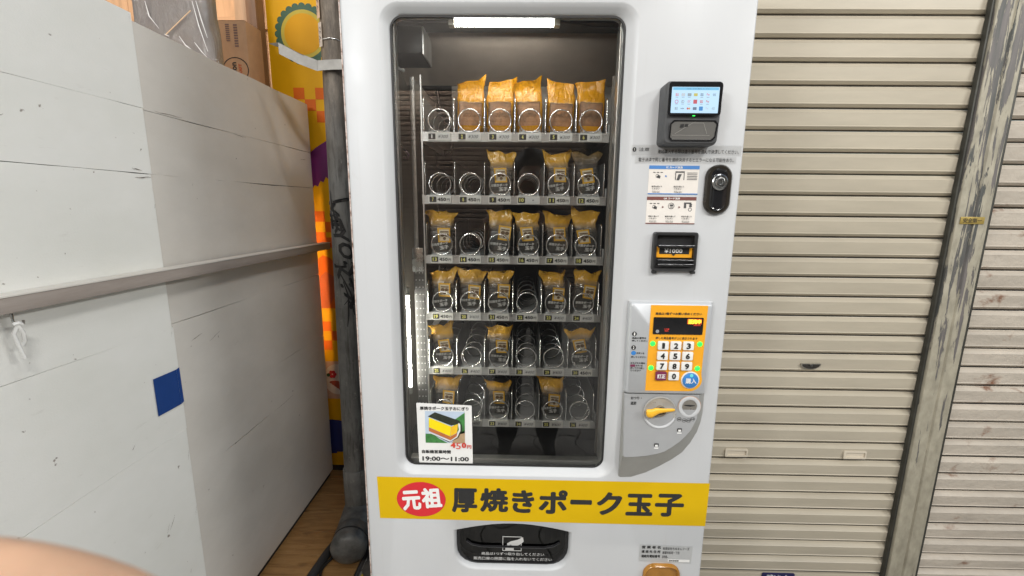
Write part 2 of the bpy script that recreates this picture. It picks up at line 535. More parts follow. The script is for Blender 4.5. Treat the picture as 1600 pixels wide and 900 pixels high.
# maker's plate on the bottom slat
pl = MB(); pl.prism(rrect(.963,-1.436,1.089,-1.3935,.006,3), 1.4955, 1.4989)
plate = pl.build('maker_plate', MAT('navy_plate', (.014,.014,.075), .35, 0, .05, 40), sh1, bevel=.001)
T(plate, '三和シヤッター', .980,-1.425,1.074,-1.399,1.4950, m_print_white, .02)

# jamb post between the shutters, paint peeling off dark metal
m, nt, b = _mat('peeling_post')
vec = mapped(nt, (13,13,1.15))
f = noise_of(nt, vec, 4.2, 8, .66, .3)
gz = N(nt, 'ShaderNodeSeparateXYZ'); g_ = N(nt, 'ShaderNodeNewGeometry'); nt.links.new(g_.outputs['Position'], gz.inputs[0])
mz = N(nt, 'ShaderNodeMapRange'); mz.inputs['From Min'].default_value = .3; mz.inputs['From Max'].default_value = 1.3
mz.inputs['To Min'].default_value = -.13; mz.inputs['To Max'].default_value = .03
nt.links.new(gz.outputs['Z'], mz.inputs['Value'])
ad = N(nt, 'ShaderNodeMath', operation='ADD'); nt.links.new(f, ad.inputs[0]); nt.links.new(mz.outputs[0], ad.inputs[1])
mask = ramp(nt, ad.outputs[0], [(.515, 0.0), (.535, 1.0)])
paint = ramp(nt, noise_of(nt, mapped(nt, (4,4,2)), 9, 5), [(.3, (.26,.24,.185)), (.7, (.40,.37,.29))])
under = ramp(nt, noise_of(nt, vec, 3, 4), [(.35, (.055,.062,.058)), (.65, (.15,.135,.13))])
nt.links.new(mixc(nt, mask, paint, under), b.inputs['Base Color']); b.inputs['Roughness'].default_value = .62
inv = N(nt, 'ShaderNodeMath', operation='SUBTRACT'); inv.inputs[0].default_value = 1.0; nt.links.new(mask, inv.inputs[1])
bumpn(nt, b, inv.outputs[0], .6, .0015)
m_post = m
m_rail = MAT('dark_rail', (.045,.045,.038), .55, .2, .3, 20)
post = thing('jamb_post', (1.477,1.487,-1.45), 'narrow metal post with peeling cream paint between the two shutters', 'post')
prof = [(1.4240,1.480),(1.4255,1.4745),(1.4735,1.4740),(1.4765,1.4800),(1.4805,1.4800),(1.4835,1.4740),(1.5275,1.4745),(1.5300,1.480),(1.5300,1.4992),(1.4240,1.4992)]
m = MB(); m.loft([[(p[0], p[1], z) for p in prof] for z in (-1.45,-.9,-.3,.3,.95)])
m.build('post_body', m_post, post, bevel=.002, seg=2)
MB().box(1.4150,1.483,-1.45, 1.4237,1.4992,.95).build('guide_rail', m_rail, post, bevel=.002)
MB().box(1.5303,1.479,-1.45, 1.5400,1.4955,.95).build('guide_rail', m_rail, post, bevel=.002)
MB().box(1.4350,1.4718,-.0425, 1.5120,1.4736,-.0195).build('name_strip', MAT('brass_strip', (.42,.31,.09), .4, .4, .25, 90), post, bevel=.0008)
T(post, '安全第一', 1.443,-.0385,1.504,-.0235,1.4712, MAT('strip_ink', (.08,.06,.02), .6), .03)

P2 = .0695
sh2, slats2 = shutter('roller_shutter', 1.5000, 2.75, .495+6*P2, 30, P2, m_shut2, 1.5, 'dented cream roller shutter with rust spots at the right edge')
zt2 = .495+6*P2-30*P2
me = slat_mesh(1.25, .0655, m_shut2)
for k in range(5):
    z_ = zt2 - k*.0655
    if z_-.0655 > -1.45:
        place('slat', me, sh2, (1.50, 1.4985, z_))
        last = z_-.0655
MB().box(1.50,1.4985,-1.447, 2.75,1.515,last-.0005).build('bottom_bar', m_shut2, sh2, bevel=.003)
for s_ in slats2:
    s_.rotation_euler = (random.uniform(-.02,.02), random.uniform(-.0012,.0012), 0)

# ================================================================== partition on the left
def board_paint(name, lo, hi):
    m, nt, b = _mat(name)
    vec = mapped(nt, (1,1,1))
    base = ramp(nt, noise_of(nt, mapped(nt, (1,1.0,1.6)), 2.3, 6, .6), [(.28, lo), (.62, hi)])
    sm = ramp(nt, noise_of(nt, mapped(nt, (1,1,5)), 7, 7, .7), [(.64, 0.0), (.78, .30)])
    base = mixc(nt, sm, base, (.38,.34,.30))
    sp = ramp(nt, noise_of(nt, vec, 42, 3, .5), [(.735, 0.0), (.765, .8)])
    base = mixc(nt, sp, base, (.22,.18,.15))
    st = ramp(nt, noise_of(nt, mapped(nt, (1,.8,22)), 5, 6, .7), [(.70, 0.0), (.80, .5)])
    base = mixc(nt, st, base, (.30,.26,.22))
    nt.links.new(base, b.inputs['Base Color']); b.inputs['Roughness'].default_value = .48
    bumpn(nt, b, noise_of(nt, vec, 230, 4, .7), .3, .0014)
    return m
m_board = board_paint('white_board_paint', (.62,.59,.54), (.73,.70,.65))  # far boards: greyer paint, some of their shading put into the colour
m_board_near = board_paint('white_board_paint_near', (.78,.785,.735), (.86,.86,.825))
m_board_back = MAT('board_back', (.05,.043,.037), .8, 0, .2, 30)
part = thing('partition_wall', (-1.02,1.3,-1.45), 'white painted board partition with cracked seams and a ledge on the left', 'partition')
def board(x, y0, y1, z0, z1, seed, mat=None):
    """one painted plank: its long edges wander so the seam opens and closes"""
    n = 40; lo = []; hi = []
    for k in range(n+1):
        y = y0+(y1-y0)*k/n
        a = max(0, mnoise.noise((y*3.6, seed*7.7, 1.3))+.10)*.0055 + max(0, mnoise.noise((y*22, seed*3.1, 5.2))-.1)*.0014
        c = max(0, mnoise.noise((y*3.1, (seed-1)*7.7, 9.3))-.05)*.0024
        lo.append((y, z0+min(.006, c))); hi.append((y, z1-min(.008, a)))
    rings = []
    jx = random.uniform(-.0004,.0004)
    for k in range(n+1):
        rings.append([(x+jx, lo[k][0], lo[k][1]), (x+jx, hi[k][0], hi[k][1]), (x-.009, hi[k][0], hi[k][1]), (x-.009, lo[k][0], lo[k][1])])
    return MB().loft(rings).build('board', mat or m_board, part)
Zf = [-1.42,-.838,-.658,-.345,.075,.24,.457]
for k in range(len(Zf)-1): board(-1.0, 1.2, 2.16, Zf[k], Zf[k+1], k+1)
Zn = [-1.42,-.662,-.350,.075,.241,.469]
for k in range(len(Zn)-1): board(-.986, .15, 1.196+.003*math.sin(k*2.1), Zn[k], Zn[k+1], k+21, m_board_near)
MB().box(-1.035,.15,-1.42, -1.0102,2.158,.455).build('backing_panel', m_board_back, part)
MB().box(-1.03,.15,-1.45, -1.012,2.15,-1.4202).build('plinth', m_rubber, part)
# ledge
m, nt, b = _mat('ledge_wood_shaded')  # shade of the front face put into a darker wood colour
f = noise_of(nt, mapped(nt, (8,1.0,8)), 5, 6, .65)
nt.links.new(ramp(nt, f, [(.3, (.30,.255,.225)), (.7, (.40,.35,.315))]), b.inputs['Base Color']); b.inputs['Roughness'].default_value = .6
bumpn(nt, b, f, .2, .001)
m_ledge = m
lz = lambda y: -.176 - .0095*(y-.78)
m = MB()
m.loft([[(-.9845,y,lz(y)-.030),(-.945,y,lz(y)-.030),(-.945,y,lz(y)),(-.9845,y,lz(y))] for y in (.15,.7,1.2,1.7,2.185)])
m.build('ledge', m_ledge, part, bevel=.002)
m = MB(); m.loft([[(-.9845,y,lz(y)+.0004),(-.9438,y,lz(y)+.0004),(-.9438,y,lz(y)+.0032),(-.9845,y,lz(y)+.0032)] for y in (.15,.7,1.2,1.7,2.185)])
m.build('ledge_top', m_board, part)
# blue tape
m = MB(); m.add([(-.9835,1.105,-.470),(-.9835,1.186,-.473),(-.9835,1.188,-.580),(-.9835,1.105,-.578)], [(0,1,2,3)])
m.add([(-.9832,1.186,-.473),(-.9832,1.1975,-.470),(-.9832,1.1985,-.576),(-.9832,1.188,-.580)], [(0,1,2,3)])
m.build('tape_patch', MAT('blue_tape', (.012,.055,.235), .5, 0, .06, 30, .2, 200), part)
m_scuff = MAT('scuff_mark', (.16,.13,.11), .7, 0, .4, 90)
rs = random.Random(12)
def mark(x, y, z, L, w, ang, name='scuff'):
    n = 6; up = []; dn = []
    for k in range(n+1):
        t = k/n-.5; ww = w*(.25+.75*math.sin(math.pi*k/n))*rs.uniform(.4,1.0)
        yy = y+L*t*math.cos(ang); zz = z+L*t*math.sin(ang)+rs.uniform(-.0012,.0012)
        up.append((x, yy, zz+ww)); dn.append((x, yy, zz-ww))
    MB().add(up+dn, [(k,k+1,n+2+k,n+1+k) for k in range(n)]).build(name, m_scuff, part, merge=False)
for k in range(11):
    z = [.455,.30,.062,.035,-.01,-.36,-.66,-.745,-.80,-.93,-1.03][k]
    mark(-.9845, 1.1905, z, rs.uniform(.010,.035), rs.uniform(.0012,.0028), 1.45+rs.uniform(-.2,.2), 'chip')
for (x, y, z, L, w, a) in ((-.9843,1.10,-.905,.035,.0012,.9), (-.9843,1.085,-.91,.025,.0010,1.1), (-.9843,1.165,.064,.05,.0016,.05), (-.9843,1.15,.083,.03,.0012,-.1),
                           (-.9843,.90,.41,.02,.0010,.3), (-.9843,1.02,-.62,.016,.0010,.8), (-.9843,1.14,-1.10,.012,.0016,1.2), (-.9987,1.42,-.84,.010,.0018,.2), (-.9987,1.95,-.63,.045,.0014,1.5),
                           (-.9987,1.30,.245,.10,.0009,.02), (-.9987,1.62,.236,.07,.0008,-.03), (-.9987,1.30,-.41,.05,.0010,.25), (-.9987,1.38,-.43,.06,.0008,.35), (-.9987,1.75,-.84,.16,.0008,.02),
                           (-.9987,2.08,.20,.05,.0012,.1), (-.9987,1.55,-1.10,.012,.0016,.6), (-.9987,1.36,.055,.010,.0016,1.3), (-.9843,.86,.16,.014,.0010,.5)):
    mark(x, y, z, L, w, a)
# hook with knotted white cord
m = MB()
m.tube([(-.950,.785,-.2075),(-.950,.785,-.222),(-.947,.787,-.230),(-.942,.790,-.232),(-.938,.792,-.228),(-.938,.792,-.222)], .0022, 8)
hook = m.build('hook', m_chrome, part, smooth=True)
m = MB()
m.tube([(-.943,.786,-.229),(-.940,.790,-.245),(-.944,.794,-.262),(-.948,.791,-.272)], .0032, 8)
m.tube([(-.943,.786,-.229),(-.948,.781,-.246),(-.946,.783,-.268),(-.943,.787,-.296)], .0034, 8)
m.tube([(-.9445,.780,-.228),(-.9405,.786,-.226),(-.9395,.791,-.230)], .0036, 8)
m.build('cord', MAT('white_cord', (.72,.72,.70), .55, 0, .05, 80), hook, smooth=True)

# ================================================================== stall behind the partition
m_pale = MAT('pale_wood', (.56,.37,.23), .55, 0, .14, 7, .1, 90, stretch=(6,6,.7))
m_pale2 = MAT('pale_wood_cross', (.50,.32,.19), .55, 0, .14, 7, .1, 90, stretch=(.7,6,6))
m_brownwood = MAT('brown_wood', (.20,.105,.055), .5, 0, .2, 9, .1, 90, stretch=(7,7,.6))
ctr = thing('stall_counter', (-1.5,1.7,-1.45), 'wooden stall counter hidden behind the white partition', 'counter')
MB().box(-2.3,1.15,.450, -1.06,2.19,.480).build('counter_top', m_pale2, ctr, bevel=.003)
MB().box(-2.28,1.18,-1.45, -1.08,1.21,.4495).build('side_panel', m_pale, ctr)
MB().box(-2.28,2.14,-1.45, -1.08,2.17,.4495).build('side_panel', m_pale, ctr)
wall = thing('stall_back_wall', (-1.7,2.6,-1.45), 'warm lit pale wood wall at the back of the stall', 'wall')
x = -2.9
while x < -1.31:
    MB().box(x+.001,2.60,-1.45, x+.149,2.62,1.75).build('plank', m_pale, wall, bevel=.002, seg=1); x += .15
MB().box(-2.9,2.575,.93, -1.31,2.5995,.99).build('batten', m_pale2, wall, bevel=.002)
fr = thing('wood_door_frame', (-1.24,2.17,-1.45), 'pale and brown wooden post at the edge of the stall', 'post')
MB().box(-1.2855,2.135,-1.45, -1.2255,2.185,1.6).build('lining', m_pale, fr, bevel=.002)
MB().box(-1.2250,2.120,-1.45, -1.1800,2.188,1.6).build('jamb', m_brownwood, fr, bevel=.003)

# cardboard box with an oval trademark, standing on its end
m_card = MAT('cardboard', (.45,.275,.155), .8, 0, .08, 20, .15, 120)
cb = thing('cardboard_box', (-1.22,2.08,.480), 'brown cardboard carton with an oval logo on end behind the partition', 'box')
MB().box(-1.285,1.995,.480, -1.160,2.110,.752).build('carton', m_card, cb, bevel=.002)
MB().box(-1.283,1.9945,.7525, -1.162,2.112,.7535).build('flap', m_card, cb)
m = MB(); n = 36; vs = []
for i in range(n):
    a = 2*math.pi*i/n
    for rr in (1.0, .93):
        vs.append((-1.218+.056*rr*math.cos(a), 1.9940, .560+.050*rr*math.sin(a)))
m.add(vs, [(2*i, 2*i+1, (2*i+3) % (2*n), (2*i+2) % (2*n)) for i in range(n)])
m.build('logo_ring', m_print, cb)
T(cb, 'Orion', -1.2660,.5370,-1.1860,.5630,1.9938, m_print, .03, rot=math.pi/2)
T(cb, 'DRAFT', -1.2250,.5500,-1.1710,.5640,1.9938, MAT('orange_red_ink', (.50,.10,.03), .6), .03, rot=math.pi/2)
m_cardink = MAT('carton_ink', (.19,.12,.10), .7)
for xx, z0, z1 in ((-1.238,.672,.742), (-1.204,.650,.742)):
    m = MB()
    for q in range(9):
        z = z0 + (z1-z0)*q/9
        m.box(xx-.008,1.9938,z, xx+.008,1.9944,z+(z1-z0)/9*.62)
    m.build('print_block', m_cardink, cb)

# clear-plastic wrapped grey bundle
m, nt, b = _mat('plastic_wrap')
b.inputs['Base Color'].default_value = (.16,.145,.135,1)
b.inputs['Roughness'].default_value = .62; b.inputs['Coat Weight'].default_value = 1.0; b.inputs['Coat Roughness'].default_value = .07
vw = mapped(nt, (2.2,2.2,1.0)); w_ = noise_of(nt, vw, 6.0, 5, .55, 1.6)
bp = N(nt, 'ShaderNodeBump'); bp.inputs['Strength'].default_value = 1.0; bp.inputs['Distance'].default_value = .05
nt.links.new(w_, bp.inputs['Height']); nt.links.new(bp.outputs['Normal'], b.inputs['Coat Normal'])
bp2 = N(nt, 'ShaderNodeBump'); bp2.inputs['Strength'].default_value = .25; bp2.inputs['Distance'].default_value = .01
nt.links.new(w_, bp2.inputs['Height']); nt.links.new(bp2.outputs['Normal'], b.inputs['Normal'])
m_wrap = m
bun = thing('wrapped_bundle', (-1.27,1.74,.480), 'grey bundle wrapped in shiny clear plastic above the partition', 'bundle')
rings = []
NX = 26
for k in range(15):
    z = .4802 + .52*k/14
    pr = rrect(-1.405+.014*(k/14), 1.70, -1.116-.016*(k/14), 1.775, .02, 5)
    ring = []
    for (px_, py_) in pr:
        d = mnoise.noise((px_*16, py_*16, z*9))*.010 + mnoise.noise((px_*40, py_*40, z*30))*.004
        ring.append((px_+d, py_-abs(d), z))
    rings.append(ring)
MB().loft(rings).build('wrapped_block', m_wrap, bun, smooth=True, angle=60)
m_crease = MAT('plastic_crease', (.75,.75,.75), .12, 0, .05, 60, coat=.8)
for q, pts in enumerate((((-1.335,1.692,.70),(-1.325,1.690,.65),(-1.295,1.690,.61)), ((-1.165,1.690,.70),(-1.150,1.689,.62),(-1.128,1.690,.535)),
                         ((-1.225,1.689,.585),(-1.205,1.688,.555),(-1.165,1.689,.525)), ((-1.150,1.688,.70),(-1.138,1.688,.64),(-1.124,1.690,.58)),
                         ((-1.172,1.689,.565),(-1.150,1.688,.535),(-1.130,1.690,.512)), ((-1.278,1.689,.592),(-1.268,1.688,.587),(-1.262,1.689,.585)))):
    MB().tube(pts, [.0008,.0020,.0006], 6).build('film_crease', m_crease, bun, smooth=True)
MB().tube([(-1.272,1.6885,.590),(-1.172,1.6875,.668)], .0018, 6).build('film_edge', MAT('film_edge', (.72,.52,.32), .3, 0, .05, 60), bun, smooth=True)

# bare warm bulb in the stall, seen between bundle and carton
bulb = thing('stall_lamp', (-1.355,2.20,.480), 'small glowing warm lamp between the bundle and the carton', 'lamp')
MB().box(-1.375,2.18,.4802, -1.335,2.22,.655).build('lamp_stand', m_pale, bulb, bevel=.002)
MB().box(-1.372,2.183,.6552, -1.338,2.217,.715).build('lamp_glass', EMIT('bulb_glow', (1.0,.72,.42), 22.0), bulb, bevel=.008, seg=3)
bl = bpy.data.lights.new('bulb_light', 'POINT'); bl.energy = 9.0; bl.color = (1.0,.66,.36); bl.shadow_soft_size = .06
blo = bpy.data.objects.new('bulb_light', bl); COL.objects.link(blo); blo.parent = bulb
blo.location = Vector((-1.75,2.05,1.05+H)) - ROOT_LOC[bulb.name]

# ================================================================== yellow mural sheet at the end of the gap
YM = 2.20; q = YM/2.35
m_myellow = MAT('mural_yellow', (.70,.36,.003), .5, 0, .06, 4, spec=.2)
m_mdk = MAT('mural_dark_yellow', (.60,.29,.003), .5, 0, .06, 4, spec=.2)
m_mpale = MAT('mural_pale_ring', (.46,.36,.05), .5, 0, .05, 10, spec=.2)
m_mgreen = MAT('mural_green', (.010,.070,.030), .5, 0, .08, 10)
m_morange = MAT('mural_orange', (.66,.13,.008), .5, 0, .05, 10, spec=.2)
m_mpurple = MAT('mural_purple', (.16,.018,.14), .45, 0, .1, 10)
m_mblue = MAT('mural_blue', (.018,.03,.17), .45, 0, .08, 10)
mur = thing('mural_panel', (-.90,YM,-1.45), 'bright yellow printed mural panel with a green-edged sun behind the pole', 'mural')
MB().box(-1.178,YM,-1.42, -.40,YM+.02,1.6).build('sheet', m_myellow, mur)
MB().box(-1.178,YM-.004,-1.45, -.40,YM+.02,-1.4202).build('skirting', m_rubber, mur)
def mp(x, z): return (x*q, z*q)
def flat(name, pts, mat, dy=.0012):
    MB().add([(p[0]*q, YM-dy, p[1]*q) for p in pts], [tuple(range(len(pts)))]).build(name, mat, mur)
cx, cz = mp(-1.080,.825)
m = MB(); n = 24
for i in range(n):
    a = 2*math.pi*i/n; m.disc(cx+.118*math.cos(a), YM-.0008-.0001*(i % 2), cz+.118*math.sin(a), .0165, 12)
m.build('sun_petals', m_mgreen, mur, merge=False)
MB().disc(cx, YM-.0016, cz, .116, 48).build('sun_rim', m_mgreen, mur)
MB().disc(cx, YM-.0022, cz, .104, 48).build('sun_ring', m_mpale, mur)
MB().disc(cx, YM-.0028, cz, .088, 48).build('sun_disc', m_mdk, mur)
def check(x, z, s=.0555, mat=m_morange):
    flat('check', [(x,z),(x,z-s),(x+s,z-s),(x+s,z)], mat)
for (x, z) in ((-1.152,.577), (-1.041,.577), (-1.097,.522), (-1.041,.466), (-1.090,-.037), (-1.036,-.092), (-1.090,-.147), (-1.036,-.147+.0555-.0555*1.5)): check(x, z)
for (x, z) in ((-1.096,-.640), (-1.041,-.695), (-1.096,-.750), (-1.010,-.640), (-.985,-.750)): check(x, z)
flat('purple_ribbon', [(-1.095,.255),(-1.060,.285),(-.985,.330),(-.93,.345),(-.93,.17),(-.985,.155),(-1.0,.128),(-1.015,.140),(-1.03,.112),(-1.045,.120),(-1.06,.090),(-1.075,.098),(-1.095,.075)], m_mpurple)
pts = [(-1.10,-.300),(-1.06,-.272),(-1.02,-.285),(-.985,-.330),(-.985,-.565),(-1.10,-.565)]
flat('orange_figure', pts, m_morange)
flat('orange_figure_shade', [(-1.10,-.405),(-1.05,-.36),(-1.0,-.39),(-1.01,-.5),(-1.05,-.565),(-1.10,-.565)], MAT('mural_deep_orange', (.46,.08,.012), .45, 0, .1, 10), .002)
fcx, fcz = mp(-1.045,-.985)
MB().box(-1.062,YM-.0012,fcz-.105, -.90,YM-.0004,fcz+.105).build('food_photo', MAT('mural_pinkish', (.55,.34,.24), .45, 0, .1, 20), mur)
MB().disc(fcx+.02, YM-.0018, fcz+.005, .075, 30, .085).build('plate_print', MAT('mural_plate', (.66,.55,.47), .4, 0, .06, 20), mur)
m = MB()
for k in range(5): m.disc(fcx+.005+.012*k, YM-.0024-.0002*k, fcz-.012-.009*k, .030, 12, .010)
m.build('sausage_print', MAT('mural_meat', (.36,.06,.025), .4, 0, .2, 30), mur)
m = MB()
for k in range(6):
    a = k*1.05; m.disc(fcx-.005+.013*math.cos(a), YM-.0036-.0001*k, fcz+.034+.013*math.sin(a), .010, 8)
m.build('tomato_print', MAT('mural_red', (.50,.015,.02), .4, 0, .2, 30), mur)
MB().disc(fcx-.026, YM-.0045, fcz+.030, .010, 10).build('leaf_print', m_mgreen, mur)
flat('blue_block', [(-1.11,-1.232),(-1.07,-1.226),(-1.03,-1.232),(-.93,-1.25),(-.93,-1.43),(-1.055,-1.43),(-1.055,-1.44),(-1.11,-1.44)], m_mblue)
# LED strip fixed just round the partition's end, washing the mural
led = thing('led_strip', (-1.105,2.14,-.75), 'warm LED strip tucked behind the end of the partition', 'lamp')
MB().box(-1.118,2.10,-.75, -1.108,2.118,-.02).build('strip_channel', m_alu, led, bevel=.001)
for k in range(8):
    MB().box(-1.1078,2.104,-.735+.0895*k, -1.1040,2.116,-.735+.0895*k+.07).build('led', EMIT('led_warm', (1.0,.62,.26), 75.0) if k == 0 else bpy.data.materials['led_warm'], led)

# ================================================================== drain pole, bracket, pipe end, odds and ends
m, nt, b = _mat('pole_paint')
vec = mapped(nt, (1,1,.8))
f = noise_of(nt, vec, 7, 7, .65)
gz = N(nt, 'ShaderNodeSeparateXYZ'); g_ = N(nt, 'ShaderNodeNewGeometry'); nt.links.new(g_.outputs['Position'], gz.inputs[0])
mr = N(nt, 'ShaderNodeMapRange'); mr.inputs['From Min'].default_value = 1.55; mr.inputs['From Max'].default_value = 1.95
nt.links.new(gz.outputs['Z'], mr.inputs['Value'])
grey = ramp(nt, f, [(.3, (.075,.076,.072)), (.7, (.20,.20,.192))])
grey = mixc(nt, ramp(nt, noise_of(nt, mapped(nt, (16,16,1.6)), 3.5, 7, .7), [(.50, 0.0), (.66, .75)]), grey, (.030,.026,.022))
grey = mixc(nt, ramp(nt, noise_of(nt, mapped(nt, (9,9,5)), 6, 6, .7), [(.60, 0.0), (.70, .6)]), grey, (.30,.29,.26))
old = ramp(nt, noise_of(nt, mapped(nt, (9,9,2.2)), 4, 7, .7), [(.30, (.04,.03,.022)), (.52, (.13,.105,.08)), (.75, (.25,.21,.165))])
nt.links.new(mixc(nt, mr.outputs[0], grey, old), b.inputs['Base Color']); b.inputs['Roughness'].default_value = .6
bumpn(nt, b, noise_of(nt, vec, 40, 5, .65), .4, .002)
m_pole = m
PX, PY = -.699, 1.75
pole = thing('drain_pole', (PX,PY,-1.45), 'dirty grey drainpipe with black graffiti beside the vending machine', 'pipe')
m = MB(); m.tube([(PX+.004,PY,1.3),(PX+.003,PY,.6),(PX,PY,.0),(PX-.004,PY,-.6),(PX-.008,PY,-1.12),(PX-.008,PY,-1.30)], [.043,.043,.045,.047,.0485,.0485], 28)
m.build('pipe', m_pole, pole, smooth=True)
MB().tube([(PX-.008,PY,-1.135),(PX-.008,PY,-1.14),(PX-.008,PY,-1.315),(PX-.008,PY,-1.32)], [.050,.0545,.0545,.052], 28).build('pipe_socket', m_pole, pole, smooth=True, angle=50)
m_pipe = MAT('pvc_grey', (.105,.105,.10), .4, 0, .5, 22, .35, 60)
m = MB(); m.tube([(PX-.008,1.775,-1.30),(PX-.007,1.755,-1.335),(PX,1.70,-1.362),(PX+.012,1.62,-1.368)], [.05,.062,.068,.0695], 26)
m.build('elbow', m_pipe, pole, smooth=True, angle=60)
m = MB(); m.tube([(PX+.010,1.635,-1.368),(PX+.0105,1.63,-1.368),(PX+.022,1.550,-1.370),(PX+.0225,1.543,-1.370),(PX+.024,1.532,-1.3705),(PX+.025,1.523,-1.371),(PX+.026,1.517,-1.371),(PX+.0265,1.514,-1.371)], [.066,.0705,.0715,.0705,.064,.050,.030,.008], 28)
m.build('pipe_cap', m_pipe, pole, smooth=True, angle=70)
m = MB(); m.tube([(PX+.0185,1.585,-1.3695),(PX+.0195,1.578,-1.3695)], [.0728,.0728], 28); m.build('cap_seam', m_rubber, pole, smooth=True)
def wrap_pole(x, y, z, r=.0462):
    a = (x-PX)/r
    return (PX + r*math.sin(a), PY - r*math.cos(a), z)
# graffiti, wrapped round the pipe
m_graf = MAT('graffiti_ink', (.010,.010,.011), .5, 0, .2, 40)
def graf(s, xc, z0, z1, h, rot=-math.pi/2+.32, shear=.3):
    L = z1-z0
    T(pole, s, xc-L/2, (z0+z1)/2-h/2, xc+L/2, (z0+z1)/2+h/2, PY, m_graf, .035, name='graffiti', rot=rot, shear=shear, warp=lambda x, y, z: wrap_pole(x, y, z, .0478))
graf('MEYON', PX+.008, -.285, .020, .056)
graf('KTX', PX+.022, -.420, -.225, .050)
graf('ZR', PX-.012, -.115, -.02, .035)
graf('i', PX+.018, -.02, .05, .012, .2)
def stroke(pts, w=.0032):
    m = MB()
    P = [Vector((p[0],0,p[1])) for p in pts]; L = []; R_ = []
    for k in range(len(P)):
        t = (P[min(k+1,len(P)-1)]-P[max(k-1,0)]).normalized(); nrm = Vector((-t.z,0,t.x))
        ww = w*(1.0 if 0 < k < len(P)-1 else .45)
        L.append(P[k]+nrm*ww); R_.append(P[k]-nrm*ww)
    vs = [wrap_pole(PX+p.x, 0, p.z, .0482) for p in L+R_]
    n = len(P)
    m.add(vs, [(k,k+1,n+k+1,n+k) for k in range(n-1)])
    m.build('graffiti', m_graf, pole, merge=False)
stroke([(-.030,.05),(-.026,.0),(-.014,-.05),(-.005,-.09)]); stroke([(.005,-.30),(.022,-.36),(.018,-.44),(.012,-.485)])
stroke([(-.012,-.255),(.010,-.30),(.030,-.345),(.044,-.40)]); stroke([(.004,-.395),(.020,-.375),(.034,-.40),(.042,-.44)])
# stickers on the upper pole
for (x0, x1, z0, z1, mt) in ((-.048,-.024,.655,.75,MAT('old_sticker', (.55,.38,.27), .7, 0, .15, 60)), (-.040,-.020,.560,.640,MAT('old_sticker_pale', (.46,.40,.34), .7, 0, .2, 60))):
    m = MB(); nn = 6; vs = []
    for k in range(nn+1):
        x = x0+(x1-x0)*k/nn
        vs += [wrap_pole(PX+x, 0, z0, .0478), wrap_pole(PX+x, 0, z1, .0478)]
    m.add(vs, [(2*k,2*k+2,2*k+3,2*k+1) for k in range(nn)])
    st = m.build('sticker', mt, pole)
    T(st, 'びん', PX+x0+.004-.02, (z0+z1)/2-.008, PX+x1-.004+.02, (z0+z1)/2+.008, PY, m_print_grey, .0, rot=-math.pi/2, warp=lambda x, y, z: wrap_pole(x, y, z, .0484))
MB().tube([wrap_pole(PX+x, 0, .585+.002*math.sin(x*90), .0475) for x in (-.02,-.005,.01,.03,.045)], .0014, 6).build('wire_tie', m_alu, pole, smooth=True)

m_galv = MAT('galvanised_steel', (.24,.235,.22), .5, .4, .15, 24, .2, 80)
br = thing('steel_bracket', (-.70,1.66,.40), 'bent galvanised steel bracket strapped across the drainpipe', 'bracket')
s_ = 1.69/1.4
pts = [(-.520*s_,.4100*s_),(-.560*s_,.4095*s_),(-.609*s_,.406*s_),(-.660*s_,.423*s_),(-.7105*s_,.447*s_)]
m = MB()
m.loft([[(p[0],1.690,p[1]-.0175),(p[0],1.690,p[1]+.0175),(p[0],1.6925,p[1]+.0175),(p[0],1.6925,p[1]-.0175)] for p in pts[:3]])
m.build('strap', m_galv, br, bevel=.0006, seg=1)
m = MB()
m.loft([[(p[0]-.0004,1.690-.012*k,p[1]-.0185),(p[0]-.0004,1.690-.012*k,p[1]+.0185),(p[0]-.0004,1.6925-.012*k,p[1]+.0185),(p[0]-.0004,1.6925-.012*k,p[1]-.0185)] for k, p in enumerate(pts[2:])])
p = pts[-1]
m.add([(p[0],1.666,p[1]+.0190),(p[0]-.040,1.675,p[1]+.018),(p[0]-.025,1.71,p[1]+.0235),(p[0]+.10,1.72,p[1]-.025),(pts[3][0]+.02,1.680,pts[3][1]+.010)], [(0,1,2,3,4)])
m.build('arm', m_galv, br)

cd = MB(); cd.tube([(-.742,1.86,-1.428),(-.760,1.72,-1.432),(-.785,1.58,-1.432),(-.800,1.42,-1.432)], .0175, 12)
tag(cd.build('black_conduit', MAT('conduit_black', (.032,.032,.033), .5, 0, .15, 20), smooth=True), 'black conduit lying on the plank floor beside the capped pipe', 'conduit')
ys = MB(); ys.tube([(-.575,1.60,-1.425),(-.600,1.46,-1.430),(-.612,1.36,-1.436)], .0058, 8)
tag(ys.build('yellow_rod', MAT('yellow_rod', (.55,.42,.03), .4, 0, .1, 30), smooth=True), 'thin yellow rod on the floor against the vending machine', 'rod')
def lump(name, c, r, mat, label, cat, seed):
    m = MB(); rings = []
    for k in range(9):
        ph = math.pi*k/8; ring = []
        for i in range(14):
            a = 2*math.pi*i/14
            d = Vector((math.sin(ph)*math.cos(a), math.sin(ph)*math.sin(a), math.cos(ph)))
            s = 1+.28*mnoise.noise((d.x*2+seed, d.y*2, d.z*2))
            ring.append((c[0]+d.x*r[0]*s, c[1]+d.y*r[1]*s, max(c[2]-r[2]*.9, c[2]+d.z*r[2]*s)))
        rings.append(ring)
    m.loft(rings, False, False)
    tag(m.build(name, mat, smooth=True, angle=80), label, cat)
m_rag = MAT('dirty_rag', (.24,.225,.205), .9, 0, .25, 30, .5, 80)
lump('cloth_rag', (-.775,1.355,-1.4205), (.052,.055,.033), m_rag, 'crumpled grey rag on the floor at the lower edge left of the pipe cap', 'rag', 3)
